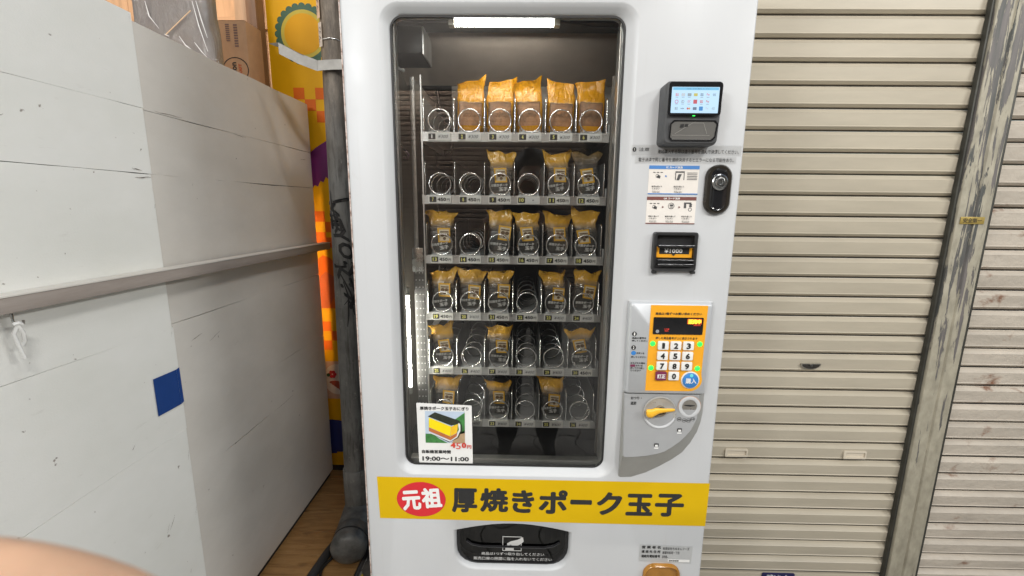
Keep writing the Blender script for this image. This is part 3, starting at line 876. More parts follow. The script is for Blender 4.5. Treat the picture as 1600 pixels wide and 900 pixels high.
lump('dark_rag', (-.555,1.50,-1.4205), (.05,.05,.033), MAT('dark_cloth', (.05,.045,.04), .9, 0, .3, 30, .5, 80), 'dark debris lump between the pipe cap and the machine', 'debris', 8)

# ================================================================== the vending machine
VM = thing('vending_machine', (.052,1.23,-1.45), 'white glass-front vending machine with coil shelves and a yellow name banner', 'vending machine')
XL, XR = -.3815, .4855
ZB, ZTP = -1.40, .66
YF, YB = 1.0, 1.46
WIN_O = rrect(-.3015, -.669, .2455, .4155, .042, 7)
WIN_I = rrect(-.2825, -.6525, .2205, .3965, .028, 7)
slot_o = [(-.1606,-.8241)] + [(-.1606+.3064*t, -.8241+.0226*math.sin(math.pi*t)+.001*t) for t in [k/12 for k in range(1,12)]] + [(.1458,-.8235)]
slot_o += [(.1458,-.885),(.1430,-.903),(.1350,-.920),(.1230,-.932),(.1080,-.9395),(.090,-.942),(-.105,-.942),(-.1230,-.9385),(-.1400,-.930),(-.1520,-.917),(-.1590,-.900),(-.1606,-.882)]
slot_o = slot_o[::-1]
def inset(pts, d):
    c = Vector((sum(p[0] for p in pts)/len(pts), sum(p[1] for p in pts)/len(pts)))
    w = max(p[0] for p in pts)-min(p[0] for p in pts); h = max(p[1] for p in pts)-min(p[1] for p in pts)
    return [(c.x+(p[0]-c.x)*(1-2*d/w), c.y+(p[1]-c.y)*(1-2*d/h)) for p in pts]
# door front skin with the window and the delivery opening cut out
me = bpy.data.meshes.new('door')
bm = bmesh.new(); org = ROOT_LOC[VM.name]
def loop(pts, y):
    vs = [bm.verts.new((p[0]-org.x, y-org.y, p[1]+H-org.z)) for p in pts]
    return vs
def ring_edges(vs): return [bm.edges.new((vs[i], vs[(i+1) % len(vs)])) for i in range(len(vs))]
outer = rrect(XL+.007, ZB+.007, XR-.007, ZTP-.007, .004, 3)
A = loop(outer, YF); B = loop(WIN_O, YF); C = loop(slot_o, YF)
es = ring_edges(A) + ring_edges(B) + ring_edges(C)
bmesh.ops.triangle_fill(bm, use_beauty=True, use_dissolve=False, edges=es, normal=(0,-1,0))
def strip(v0, v1):
    n = len(v0)
    for i in range(n):
        j = (i+1) % n
        bm.faces.new((v0[i], v0[j], v1[j], v1[i]))
prev = A
for (d, y) in ((.0045,YF+.0008), (.002,YF+.0028), (0,YF+.007), (0,YF+.042)):
    nx = loop(rrect(XL+d, ZB+d, XR-d, ZTP-d, .006, 3), y); strip(prev, nx); prev = nx
prev = B
for (t, y) in ((.12,YF+.0008), (.5,YF+.0075), (.85,YF+.0155), (1.0,YF+.0190), (1.0,YF+.045)):
    nx = loop([(a[0]+(c_[0]-a[0])*t, a[1]+(c_[1]-a[1])*t) for a, c_ in zip(WIN_O, WIN_I)], y); strip(prev, nx); prev = nx
prev = C
for (d, y) in ((.0015,YF+.0006), (.004,YF+.004), (.0065,YF+.011), (.0068,YF+.045)):
    nx = loop(inset(slot_o, d), y); strip(prev, nx); prev = nx
bmesh.ops.recalc_face_normals(bm, faces=bm.faces)
bm.to_mesh(me); bm.free()
for p in me.polygons: p.use_smooth = True
me.set_sharp_from_angle(angle=math.radians(40))
me.materials.append(m_white)
door = bpy.data.objects.new('door', me); COL.objects.link(door); door.parent = VM
# cabinet shell behind the door
m = MB()
x0, x1 = XL+.004, XR-.004
m.box(x0,YF+.046,ZB, x0+.02,YB,ZTP-.003); m.box(x1-.02,YF+.046,ZB, x1,YB,ZTP-.003)
m.box(x0+.0201,YF+.046,ZTP-.03, x1-.0201,YB,ZTP-.0035); m.box(x0+.0201,YF+.046,ZB, x1-.0201,YB,ZB+.03)
m.box(x0+.0201,YB-.02,ZB+.0301, x1-.0201,YB-.0005,ZTP-.0301)
m.build('cabinet', m_white, VM)
m = MB(); m.box(XL+.001,YF+.0422,ZB+.002, XL+.0038,YF+.058,ZTP-.004); m.build('door_gasket', m_gap, VM)
m, nt, b = _mat('rusty_edge')
f = noise_of(nt, mapped(nt, (1,1,1)), 60, 5, .7)
nt.links.new(ramp(nt, f, [(.35, (.10,.05,.03)), (.45, (.42,.30,.25)), (.6, (.58,.52,.48))]), b.inputs['Base Color']); b.inputs['Roughness'].default_value = .6
MB().box(XL-.0030,YF+.006,ZB+.002, XL-.0002,YF+.040,ZTP-.004).build('door_edge_trim', m, VM)
for (fx, fy) in ((XL+.05,1.08), (XR-.05,1.08), (XL+.05,1.40), (XR-.05,1.40)):
    MB().tube([(fx,fy,-1.4498),(fx,fy,ZB)], .02, 14).build('foot', m_rubber, VM, smooth=True, angle=40)

# window: rubber seal, aluminium frame, pane
wi = lambda d: rrect(-.2825+d, -.6525+d, .2205-d, .3965-d, max(.004, .028-d), 7)
m = MB(); a, c_ = wi(.0004), wi(.0045)
m.loft([[(p[0],YF+.0185,p[1]) for p in a],[(p[0],YF+.0185,p[1]) for p in c_],[(p[0],YF+.0215,p[1]) for p in c_]], False, False)
m.build('window_seal', m_rubber, VM)
glass = MB().add([(p[0],YF+.0222,p[1]) for p in wi(.0004)], [tuple(range(len(wi(.0004))))]).build('window_pane', m_glass, VM)
def frame_bar(x0, z0, x1, z1, y0=YF+.030, y1=YF+.052):
    return MB().box(x0,y0,z0,x1,y1,z1).build('window_frame', m_alu, VM, bevel=.0015)
frame_bar(-.2815,-.650,-.2750,.394); frame_bar(.2105,-.650,.2185,.394)
frame_bar(-.2733,-.652,.2103,-.640); 
frame_bar(.2135,-.650,.2185,.394, YF+.054, YF+.075)
# lining
IXL, IXR, IYB = -.330, .262, 1.425
m = MB()
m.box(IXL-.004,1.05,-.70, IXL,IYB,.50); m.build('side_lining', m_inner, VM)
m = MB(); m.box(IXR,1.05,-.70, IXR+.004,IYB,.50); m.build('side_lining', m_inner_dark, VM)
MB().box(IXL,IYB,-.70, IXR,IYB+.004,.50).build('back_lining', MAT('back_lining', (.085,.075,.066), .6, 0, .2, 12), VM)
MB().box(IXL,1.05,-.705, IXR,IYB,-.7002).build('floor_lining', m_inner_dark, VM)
m = MB(); m.add([(IXL+.001,1.115,.418),(IXR-.001,1.115,.418),(IXR-.001,1.345,.338),(IXL+.001,1.345,.338),(IXL+.001,1.345,.44),(IXR-.001,1.345,.44),(IXR-.001,1.115,.44),(IXL+.001,1.115,.44)], [(0,1,2,3),(3,2,5,4),(0,3,4,7),(1,6,5,2),(4,5,6,7),(0,7,6,1)])
m.build('duct_cover', m_ceiling, VM)
MB().box(-.20,1.3455,.08, IXR-.002,1.355,.337).build('upper_back_panel', m_inner, VM)
MB().box(IXL+.001,1.056,.396, IXR-.001,1.114,.445).build('lamp_header', m_inner_dark, VM)
MB().box(IXL+.0005,1.060,-.70, IXL+.032,1.075,.395).build('hinge_post', m_inner, VM, bevel=.002)
# inner side panel on the left, facing the coils
MB().box(-.262,1.118,-.35, -.258,1.40,.300).build('shelf_side_panel', m_inner, VM)
MB().box(-.2665,1.1145,-.35, -.2555,1.1178,.300).build('panel_edge', m_alu, VM, bevel=.001)
MB().box(-.318,1.076,.340, -.226,1.19,.398).build('control_box', m_inner_dark, VM, bevel=.003)
MB().box(-.2255,1.078,.338, -.2225,1.17,.396).build('control_box_edge', m_alu, VM)
# lamp
lamp = MB(); lamp.tube([(-.146,1.045,.3915),(.068,1.045,.3915)], .0075, 16)
lampo = lamp.build('lamp_tube', m_tube, VM, smooth=True, angle=60)
for a, bb in ((-.160,-.1462), (.0682,.082)):
    MB().box(a,1.036,.383, bb,1.054,.4005).build('lamp_cap', MAT('lamp_cap', (.62,.58,.48), .5), lampo, bevel=.002)
MB().box(-.162,1.0535,.3995, .105,1.058,.4120).build('lamp_holder', m_inner, lampo)
MB().tube([(.082,1.045,.395),(.12,1.048,.391),(.15,1.05,.385),(.19,1.052,.386),(.215,1.053,.381)], .003, 8).build('lamp_cable', m_black, lampo, smooth=True)
tb = MB(); tb.tube([(-.2830,1.085,-.225),(-.2830,1.085,-.468)], .0062, 14)
tbo = tb.build('side_lamp_tube', m_tube_side, VM, smooth=True, angle=60)
for z0, z1 in ((-.2245,-.205), (-.488,-.4685)):
    MB().tube([(-.2830,1.085,z0),(-.2830,1.085,z1)], .0075, 14).build('lamp_cap', MAT('lamp_cap_side', (.50,.49,.46), .5), tbo, smooth=True, angle=50)
# latches, wires and the perforated rail at the left
for z0, z1 in ((.225,.265), (-.010,.045), (-.055,-.015)):
    MB().box(-.2985,1.056,z0, -.286,1.0597,z1).build('latch', m_tag, VM, bevel=.001)
MB().tube([(-.288,1.064,.228),(-.286,1.066,.19),(-.288,1.07,.155),(-.282,1.08,.14),(-.276,1.09,.125)], .0022, 7).build('wire', m_black, VM, smooth=True)
MB().tube([(-.276,1.09,.128),(-.268,1.09,.118),(-.271,1.09,.110),(-.280,1.09,.112)], .0034, 7).build('wire', MAT('purple_wire', (.10,.05,.08), .5), VM, smooth=True)
MB().tube([(-.292,1.065,.335),(-.286,1.066,.312),(-.277,1.067,.303),(-.266,1.07,.300)], .0034, 7).build('wire', m_print_white, VM, smooth=True)
MB().tube([(-.235,1.30,.315),(-.225,1.29,.25),(-.20,1.28,.225),(-.188,1.27,.19),(-.19,1.26,.15),(-.205,1.25,.135)], .0035, 8).build('wire', m_black, VM, smooth=True)
MB().box(-.2655,1.098,-.66, -.2385,1.102,-.135).build('perforated_rail', m_inner_dark, VM)
m = MB()
for k in range(26):
    z = -.15-.0185*k
    for x in (-.2605,-.2515,-.2435):
        m.disc(x, 1.0974, z, .0016, 8)
po = m.build('rail_holes', MAT('bright_dots', (.45,.45,.44), .4, .5), VM, merge=False)
MB().box(-.2382,1.0985,-.66, -.2350,1.106,.30).build('rail_edge', m_alu, VM)
MB().box(.2135,1.0985,-.66, .2185,1.106,.30).build('rail_edge', m_inner, VM)
MB().box(-.2690,1.094,-.165, -.2400,1.0975,-.105).build('rail_bracket', m_chrome, VM, bevel=.002)

# ---------------------------------------------------------------- shelves, coils, dividers, tags
DX = [-.2315+.0725*k for k in range(7)]
SZ = [.162-.1476*i for i in range(6)]
# shared meshes at the slot's own origin (tag centre, shelf front)
hz = []
R_ = .0262
for k in range(25):                      # flat front ring
    a = -2.2 + 2*math.pi*k/24
    hz.append((R_*math.cos(a), .0035*k/24, .0375+R_*math.sin(a)))
for k in range(1, 89):                  # helix running back
    a = -2.2 + 2*math.pi*k/22
    hz.append((R_*math.cos(a), .0035+.070*k/22, .0375+R_*math.sin(a)))
mb = MB(); mb.tube(hz, .0018, 6); ME_COIL = mb.mesh('coil', dz=0, mats=(m_wire,), smooth=True, angle=80)
mb = MB()
pts = [(.0,.006),(.285,.006),(.285,.090),(.010,.090),(.004,.088),(.0012,.083),(0,.076)]
mb.add([(-.0005,p[0],p[1]) for p in pts]+[(.0005,p[0],p[1]) for p in pts], [tuple(range(7)),tuple(range(13,6,-1))]+[(i,(i+1)%7,7+(i+1)%7,7+i) for i in range(7)])
ME_DIV = mb.mesh('divider', dz=0, mats=(m_divider,))
mb = MB(); mb.tube([(0,.012,.0905),(0,.005,.089),(0,.0008,.084),(0,0,.076),(0,0,.008)], .0013, 6); ME_DIVW = mb.mesh('divider_edge', dz=0, mats=(m_wire,), smooth=True, angle=80)
mb = MB()
mb.add([(-.026,-.002,.010),(.026,-.002,.010),(.019,.012,.0165),(-.019,.012,.0165),(.019,.06,.0125),(-.019,.06,.0125)], [(0,1,2,3),(3,2,4,5)])
mb.add([(-.026,-.002,.010),(-.019,.012,.0165),(-.024,.004,.022)], [(0,1,2)]); mb.add([(.026,-.002,.010),(.019,.012,.0165),(.024,.004,.022)], [(0,1,2)])
ME_LIP = mb.mesh('coil_seat', dz=0, mats=(m_tray,))
mb = MB(); mb.prism(rrect(-.0275,-.0092,.0275,.0092,.0015,2), -.0035, -.0012); ME_TAG = mb.mesh('price_tag', dz=0, mats=(m_tag,))
mb = MB(); mb.prism(rrect(-.0255,-.0066,-.0085,.0066,.001,2), -.0041, -.0036); ME_NUM = mb.mesh('number_plate', dz=0, mats=(m_print,))
mb = MB(); mb.box(-.0050,-.0041,-.0070,.0255,-.0037,.0070); ME_CARD = mb.mesh('price_card', dz=0, mats=(m_paper,))
price = {}
for n_ in range(1, 7): price[n_] = '¥300'
for n_ in list(range(7, 20)) + [21, 22, 30]: price[n_] = '450円'
for n_ in [20, 23, 24, 25, 26, 27, 28, 29, 31, 32, 33, 34, 35, 36]: price[n_] = '¥400'
price[10] = '+'
YS = 1.10
for i in range(6):
    z = SZ[i]
    m = MB(); m.box(DX[0]-.004,YS,z+.005, DX[6]+.004,YS+.30,z+.0065)
    m.box(DX[0]-.008,YS+.002,z-.012, DX[0]-.0045,YS+.30,z+.03); m.box(DX[6]+.0045,YS+.002,z-.012, DX[6]+.008,YS+.30,z+.03)
    tray = m.build('shelf', m_tray, VM)
    m = MB()
    for (za, zb_) in ((.0058,.0105), (.0008,.0042), (-.0045,-.0010), (-.0110,-.0062)):
        m.box(DX[0]-.008,YS-.0011,z+za, DX[6]+.008,YS-.0001,z+zb_)
    m.box(DX[0]-.008,YS+.0,z-.0108, DX[6]+.008,YS+.0015,z+.0102)
    m.build('front_rail', m_alu, tray)
    for k in range(7):
        d = place('divider', ME_DIV, tray, (DX[k],YS,z)); place('divider_edge', ME_DIVW, tray, (DX[k],YS-.0008,z))
    for k in range(6):
        n_ = i*6+k+1; xc = -.195+.0725*k + random.uniform(-.0012,.0012)
        place('coil', ME_COIL, tray, (xc,YS+.001,z), (0, random.uniform(-1.2,1.2)*0, 0), (random.choice((-1,1)),1,1))
        place('coil_seat', ME_LIP, tray, (xc,YS,z))
        tg = place('price_tag', ME_TAG, VM, (xc,YS,z))
        def sub(name, me_):
            o = bpy.data.objects.new(name, me_); COL.objects.link(o); o.parent = tg; return o
        sub('number_plate', ME_NUM)
        def tagtext(s, x0, z0, x1, z1, mat, bold, shear=0.0):
            mb = MB(); T(None, s, x0, z0, x1, z1, -.0046, mat, bold, shear=shear, mb=mb)
            sub('lettering', mb.mesh('lettering', dz=0, mats=(mat,), merge=False))
        s = str(n_); w = .0042 if len(s) == 1 else .0105
        if s == '1': w = .0026
        tagtext(s, -.0170-w/2, -.0045, -.0170+w/2, .0045, m_numyellow if n_ > 1 else m_print_white, .035)
        pr = price[n_]
        if pr == '+':
            sub('price_card', ME_CARD); tagtext(pr, .009,-.002,.013,.002, m_print, .02)
        elif pr.startswith('¥'):
            sub('price_card', ME_CARD); tagtext(pr, -.002,-.0038,.0215,.0038, m_print_grey, .0, shear=.35)
        else:
            tagtext('450', -.0055,-.0042,.0155,.0042, m_print, .035); tagtext('円', .0172,-.0042,.0240,.0022, m_print, .02)

# ---------------------------------------------------------------- yellow banner
m = MB(); m.add([(-.3520,YF-.0006,-.6755),(-.3490,YF-.0006,-.7935),(.4835,YF-.0006,-.7975),(.4845,YF-.0006,-.6765)], [(0,1,2,3)])
ban = m.build('banner', m_banner, VM)
MB().disc(-.241,YF-.0012,-.7370,.0625,48,.0490).build('red_oval', m_red, ban)
T(ban, '元', -.2900,-.7680,-.2420,-.7120,YF-.0018, m_print_white, .045, rot=.09)
T(ban, '祖', -.2400,-.7610,-.1890,-.7030,YF-.0018, m_print_white, .045, rot=.09)
for s, x0, z0, x1, z1 in (('厚',-.163,-.772,-.098,-.703), ('焼',-.091,-.769,-.019,-.701), ('き',-.010,-.770,.047,-.705), ('ポ',.058,-.771,.131,-.703),
                          ('ー',.138,-.743,.193,-.729), ('ク',.205,-.771,.269,-.706), ('玉',.279,-.771,.347,-.709), ('子',.352,-.772,.425,-.707)):
    T(ban, s, x0, z0, x1, z1, YF-.0012, m_print, .042, res=3)

# ---------------------------------------------------------------- flyer on the pane
YP = YF+.0214
fx = lambda x: -.2515+.1405*x; fz = lambda z: -.4845-.1655*z      # unit square, z down
m = MB(); m.add([(fx(0),YP,fz(0)),(fx(.02),YP,fz(.985)),(fx(1.0),YP,fz(1.0)),(fx(.985),YP,fz(.03))], [(0,1,2,3)])
fly = m.build('flyer', m_paper, VM)
fly['label'] = 'white price flyer with a rice sandwich picture on the pane'
def fpoly(name, pts, mat, dy): MB().add([(fx(a),YP-dy,fz(c_)) for a, c_ in pts], [tuple(range(len(pts)))]).build(name, mat, fly)
T(fly, '厚焼きポーク玉子おにぎり', fx(.06), fz(.115), fx(.93), fz(.055), YP-.0004, m_print, .04)
fpoly('photo', [(.15,.13),(.15,.65),(.86,.65),(.86,.13)], m_skyp, .0004)
fpoly('leaf', [(.15,.50),(.15,.65),(.55,.65),(.40,.58),(.28,.50)], m_leafp, .0008)
fpoly('leaf', [(.62,.30),(.86,.145),(.86,.48),(.76,.50)], m_leafp, .0008)
fpoly('board', [(.62,.65),(.74,.48),(.86,.44),(.86,.65)], m_tan, .0008)
fpoly('seaweed', [(.20,.215),(.33,.145),(.76,.275),(.79,.31),(.62,.36)], m_nori, .0012)
fpoly('egg', [(.22,.235),(.215,.39),(.595,.535),(.615,.375)], m_yolk, .0012)
fpoly('egg', [(.62,.375),(.60,.535),(.72,.475),(.74,.33)], m_yolk2, .0012)
fpoly('pork', [(.215,.395),(.215,.455),(.60,.60),(.60,.54)], m_pork, .0012)
fpoly('pork', [(.60,.54),(.60,.60),(.71,.535),(.72,.48)], m_pork, .0012)
fpoly('rice', [(.205,.465),(.21,.48),(.59,.622),(.72,.55),(.78,.44),(.78,.34),(.755,.31),(.74,.33),(.755,.42),(.71,.535),(.60,.605)], m_paper, .0014)
fpoly('seaweed', [(.20,.475),(.58,.635),(.74,.56),(.815,.43),(.81,.35),(.79,.31),(.785,.345),(.79,.44),(.725,.555),(.59,.627)], m_nori, .0016)
T(fly, '4', fx(.60), fz(.725), fx(.69), fz(.635), YP-.0020, m_redtext, .05)
T(fly, '5', fx(.70), fz(.745), fx(.785), fz(.640), YP-.0020, m_redtext, .0)
T(fly, '0', fx(.80), fz(.725), fx(.885), fz(.635), YP-.0020, m_redtext, .05)
T(fly, '円', fx(.90), fz(.735), fx(.975), fz(.675), YP-.0020, m_redtext, .03)
T(fly, '自販機営業時間', fx(.075), fz(.830), fx(.60), fz(.770), YP-.0004, m_print, .04)
T(fly, '19:00〜11:00', fx(.08), fz(.955), fx(.93), fz(.880), YP-.0004, m_print, .04)

# ---------------------------------------------------------------- delivery opening
sb = inset(slot_o, .0070)
m = MB(); m.loft([[(p[0],YF+.0455,p[1]) for p in sb], [(p[0],YF+.16,p[1]) for p in sb]], False, True); m.build('delivery_bin', m_inner_dark, VM)
fl = inset(slot_o, .0072)
flap = MB().add([(p[0],YF+.0150,p[1]) for p in fl], [tuple(range(len(fl)))]).build('delivery_flap', m_flap, VM)
m = MB(); a, c_ = inset(slot_o, .0076), inset(slot_o, .0150)
k0 = [(p[0], YF+.0140, p[1]) for p in a]; k1 = [(p[0], YF+.0128, p[1]) for p in inset(slot_o,.0110)]; k2 = [(p[0], YF+.0148, p[1]) for p in c_]
m.loft([k0,k1,k2], False, False); m.build('flap_rim', m_gloss_black, flap, smooth=True)
m = MB(); m.tube([(-.128,YF+.0125,-.864),(-.115,YF+.0115,-.874),(-.09,YF+.011,-.879),(.075,YF+.011,-.880),(.10,YF+.0115,-.875),(.116,YF+.0125,-.865)], .0028, 8)
m.build('flap_ridge', m_gloss_black, flap, smooth=True)
ypi = YF+.0145
m_pict = MAT('pictogram_grey', (.50,.50,.49), .5, 0, .03, 60)
m = MB()
fx0, fx1, fz0, fz1 = -.0335, .0165, -.895, -.852
for bx_ in ((fx0,fz0,fx1,fz0+.0016),(fx0,fz1-.0016,fx1,fz1),(fx0,fz0+.0016,fx0+.0016,fz1-.0016),(fx1-.0016,fz0+.0016,fx1,fz1-.0016)):
    m.box(bx_[0],ypi-.0006,bx_[1],bx_[2],ypi,bx_[3])
m.add([(-.026,ypi-.0004,-.8925),(-.026,ypi-.0004,-.878),(-.004,ypi-.0004,-.878),(-.004,ypi-.0004,-.8925)], [(0,1,2,3)])
m.add([(-.020,ypi-.0008,-.880),(-.022,ypi-.0008,-.873),(-.012,ypi-.0008,-.866),(.006,ypi-.0008,-.861),(.020,ypi-.0008,-.853),(.022,ypi-.0008,-.866),(.010,ypi-.0008,-.877),(-.004,ypi-.0008,-.8805),(-.012,ypi-.0008,-.876)], [tuple(range(9))])
m.build('pictogram', m_pict, flap, merge=False)
T(flap, '商品は1つずつ取り出してください', -.0890,-.9085,.0765,-.8995, ypi-.0006, m_pict, .01)
T(flap, '販売口扉の隙間に指を入れないでください', -.1100,-.9235,.0975,-.9140, ypi-.0006, m_pict, .01)

# ---------------------------------------------------------------- coin return cup and notices low on the door
cup = rrect(.334,-1.02,.4295,-.909,[.004,.004,.030,.030],6)
cupi = inset(cup, .006)
m = MB(); m.loft([[(p[0],YF-.0002,p[1]) for p in cup],[(p[0],YF-.009,p[1]) for p in inset(cup,.0012)],[(p[0],YF-.0105,p[1]) for p in inset(cup,.003)],[(p[0],YF-.008,p[1]) for p in cupi],[(p[0],YF-.001,p[1]) for p in inset(cup,.008)]], False, True)
m.build('coin_return_cup', m_amber, VM, smooth=True, angle=50)
m = MB(); m.add([(.3215,YF-.0006,-.8545),(.3215,YF-.0006,-.9035),(.4565,YF-.0006,-.9085),(.4572,YF-.0006,-.8575)], [(0,1,2,3)])
cert = m.build('permit_sticker', m_sticker, VM)
yt = YF-.0011
for s, z in (('営 業 者 名',-.8605), ('連 絡 先 住 所',-.8735), ('連絡先電話番号',-.8870)):
    T(cert, s, .327,z-.0055,.3755,z+.0030, yt, m_print, .03)
for s, x1_, z in (('有限会社ちぬまんフーズ',.449,-.8640), ('那覇市松尾一丁目',.424,-.8760), ('098-',.396,-.8885)):
    T(cert, s, .3810,z-.0050,x1_,z+.0035, yt, m_print_grey, .01)
m = MB(); m.box(.396,yt-.0002,-.9035,.452,yt,-.8965); m.build('sticker_strip', m_paper, cert)
T(cert, '飲料事業部', .399,-.9020,.424,-.8980, yt-.0006, m_print, .04)

# ---------------------------------------------------------------- payment terminal
pt = MB()
tx0, tx1 = .2945, .4095
rings = []
for (d, y) in ((0,YF-.0003), (0,YF-.040), (.0016,YF-.0465), (.0045,YF-.049)):
    rings.append([(p[0], y + (.006 if False else 0), p[1]) for p in rrect(tx0+d, .1290+d, tx1-d, .2525-d, .0085, 4)])
# lower half of the face leans back a little
def lean(p):
    x, y, z = p
    return (x, y + max(0, (.1835-z))*.20 if y < YF-.03 else y, z)
pt.loft([[lean(p) for p in r] for r in rings], False, True)
term = pt.build('payment_terminal', m_charcoal, VM, smooth=True, angle=28)
MB().prism(rrect(.2985,.1855,.4055,.2488,.005,4), YF-.0503, YF-.0492).build('screen_bezel', m_gloss_black, term)
scr = MB().prism(rrect(.3040,.1895,.3992,.2392,.0008,1), YF-.0509, YF-.0504).build('screen', m_screen, term)
ysn = YF-.0514
sx = lambda a: .3040+.0952*a; szz = lambda c_: .2392-.0497*c_
MB().quad((sx(.02),ysn,szz(.02)),(sx(.02),ysn,szz(.12)),(sx(.98),ysn,szz(.12)),(sx(.98),ysn,szz(.02))).build('screen_header', m_screen_head, term)
T(term, 'お支払い方法を選択してください', sx(.30), szz(.10), sx(.80), szz(.045), ysn-.0004, ICON[4], .0)
ic = [[(0,0),(1,8),(2,1),(3,2),(4,4),(5,0),(6,4)], [(0,6),(1,1),(2,0),(3,3),(4,3),(5,3)], [(0,1),(1,4),(2,3),(3,4),(4,5),(5,8),(6,1)]]
for r_, row in enumerate(ic):
    for (cidx, mi_) in row:
        u = .11+.131*cidx; w = .30+.265*r_
        mb = MB()
        if (r_, cidx) in ((0,3),(1,3),(2,3),(2,4),(0,1),(0,2)):
            hw, hh = (.040,.055) if r_ != 1 and cidx != 4 else (.040,.078)
            mb.prism(rrect(sx(u-hw), szz(w+hh), sx(u+hw), szz(w-hh), .0006, 2), ysn-.0003, ysn, cap_back=False)
        elif (r_, cidx) == (1,0): mb.ring(sx(u), szz(w), ysn, .0022, .0039, 18)
        elif (r_, cidx) == (2,2): mb.disc(sx(u-.018), ysn, szz(w), .0020, 14)
        elif (r_, cidx) == (2,1): T(None, 'VISA', sx(u-.042), szz(w+.025), sx(u+.042), szz(w-.025), ysn, None, .04, shear=.2, mb=mb)
        else:
            T(None, ['au', 'iD', 'QUIC', 'd', 'nanaco', 'Pay', '((('][cidx], sx(u-.032), szz(w+.05), sx(u+.032), szz(w-.06), ysn, None, .02, mb=mb)
        mb.build('screen_icon', ICON[mi_], term, merge=False)
        if (r_, cidx) == (2,2): MB().disc(sx(u+.018), ysn-.0002, szz(w), .0020, 14).build('screen_icon', ICON[7], term)
        if r_ < 2 and cidx in (0, 1, 2, 4, 5):
            MB().quad((sx(u-.03),ysn,szz(w+.085)),(sx(u-.03),ysn,szz(w+.105)),(sx(u+.03),ysn,szz(w+.105)),(sx(u+.03),ysn,szz(w+.085))).build('screen_icon', ICON[1], term)
MB().box(.3495,YF-.0500,.1838,.3545,YF-.0490,.1852).build('status_led', m_led_green, term)
oc = [(.312,.1365),(.396,.1365),(.4025,.143),(.4035,.170),(.397,.1762),(.313,.1762),(.3065,.170),(.3070,.143)]
def reader_y(z): return YF-.0492 + max(0, (.1835-z))*.20
def on_face(pts, off): return [(p[0], reader_y(p[1])-off, p[1]) for p in pts]
m = MB(); m.loft([on_face(oc,.0001), on_face(oc,.0016), on_face(inset(oc,.0022),.0018), on_face(inset(oc,.0030),.0006)], False, False); m.build('reader_rim', m_gloss_black, term, smooth=True, angle=30)
m = MB(); m.add(on_face(inset(oc,.0028),.0007), [tuple(range(8))]); m.build('reader_face', MAT('reader_grey', (.17,.165,.155), .22, .2, .05, 30), term)
m = MB(); m.add(on_face([(.3270,.1615),(.3270,.1680),(.3345,.1690),(.3345,.1625)],.0012), [(0,1,2,3)]); m.add(on_face([(.3365,.163),(.3365,.1685),(.3430,.1690),(.3430,.164)],.0012), [(0,1,2,3)])
m.build('reader_mark', m_print, term)
m = MB()
for a, bb in (((.318,.150),(.352,.171)), ((.352,.171),(.374,.171)), ((.374,.171),(.384,.150)), ((.313,.1475),(.390,.1475))):
    d = Vector((bb[0]-a[0],0,bb[1]-a[1])).normalized(); nrm = (-d.z*.0004, d.x*.0004)
    m.add(on_face([(a[0]+nrm[0],a[1]+nrm[1]),(a[0]-nrm[0],a[1]-nrm[1]),(bb[0]-nrm[0],bb[1]-nrm[1]),(bb[0]+nrm[0],bb[1]+nrm[1])],.0011), [(0,1,2,3)])
m.build('reader_outline', MAT('reader_line', (.30,.29,.27), .3), term)

# ---------------------------------------------------------------- taped notice and instruction cards
m = MB(); m.quad((.2405,YF-.0005,.1115),(.4800,YF-.0005,.1115),(.4800,YF-.0005,.1335),(.2405,YF-.0005,.1335)); nt1 = m.build('taped_notice', m_tape, VM)
MB().disc(.2478,YF-.0010,.1238,.0042,18,.0048).build('notice_mark', m_print, nt1)
T(nt1, '!', .2473,.1212,.2483,.1264,YF-.0014, m_print_white, .02)
T(nt1, '注意', .2575,.1205,.2800,.1280,YF-.0010, m_print, .0)
T(nt1, '連続購入する際は違う番号を選んで決済してください。', .2985,.1155,.4735,.1245,YF-.0010, m_print, .0)
m = MB(); m.quad((.2505,YF-.0005,.0945),(.4700,YF-.0005,.0945),(.4700,YF-.0005,.1105),(.2505,YF-.0005,.1105)); nt2 = m.build('taped_notice', m_tape, VM)
T(nt2, '電子決済で同じ番号を連続決済するとエラーになる可能性あり。', .2580,.0985,.4640,.1070,YF-.0010, m_print, .0)
m_cream = MAT('card_cream', (.70,.66,.61), .5, 0, .03, 40)
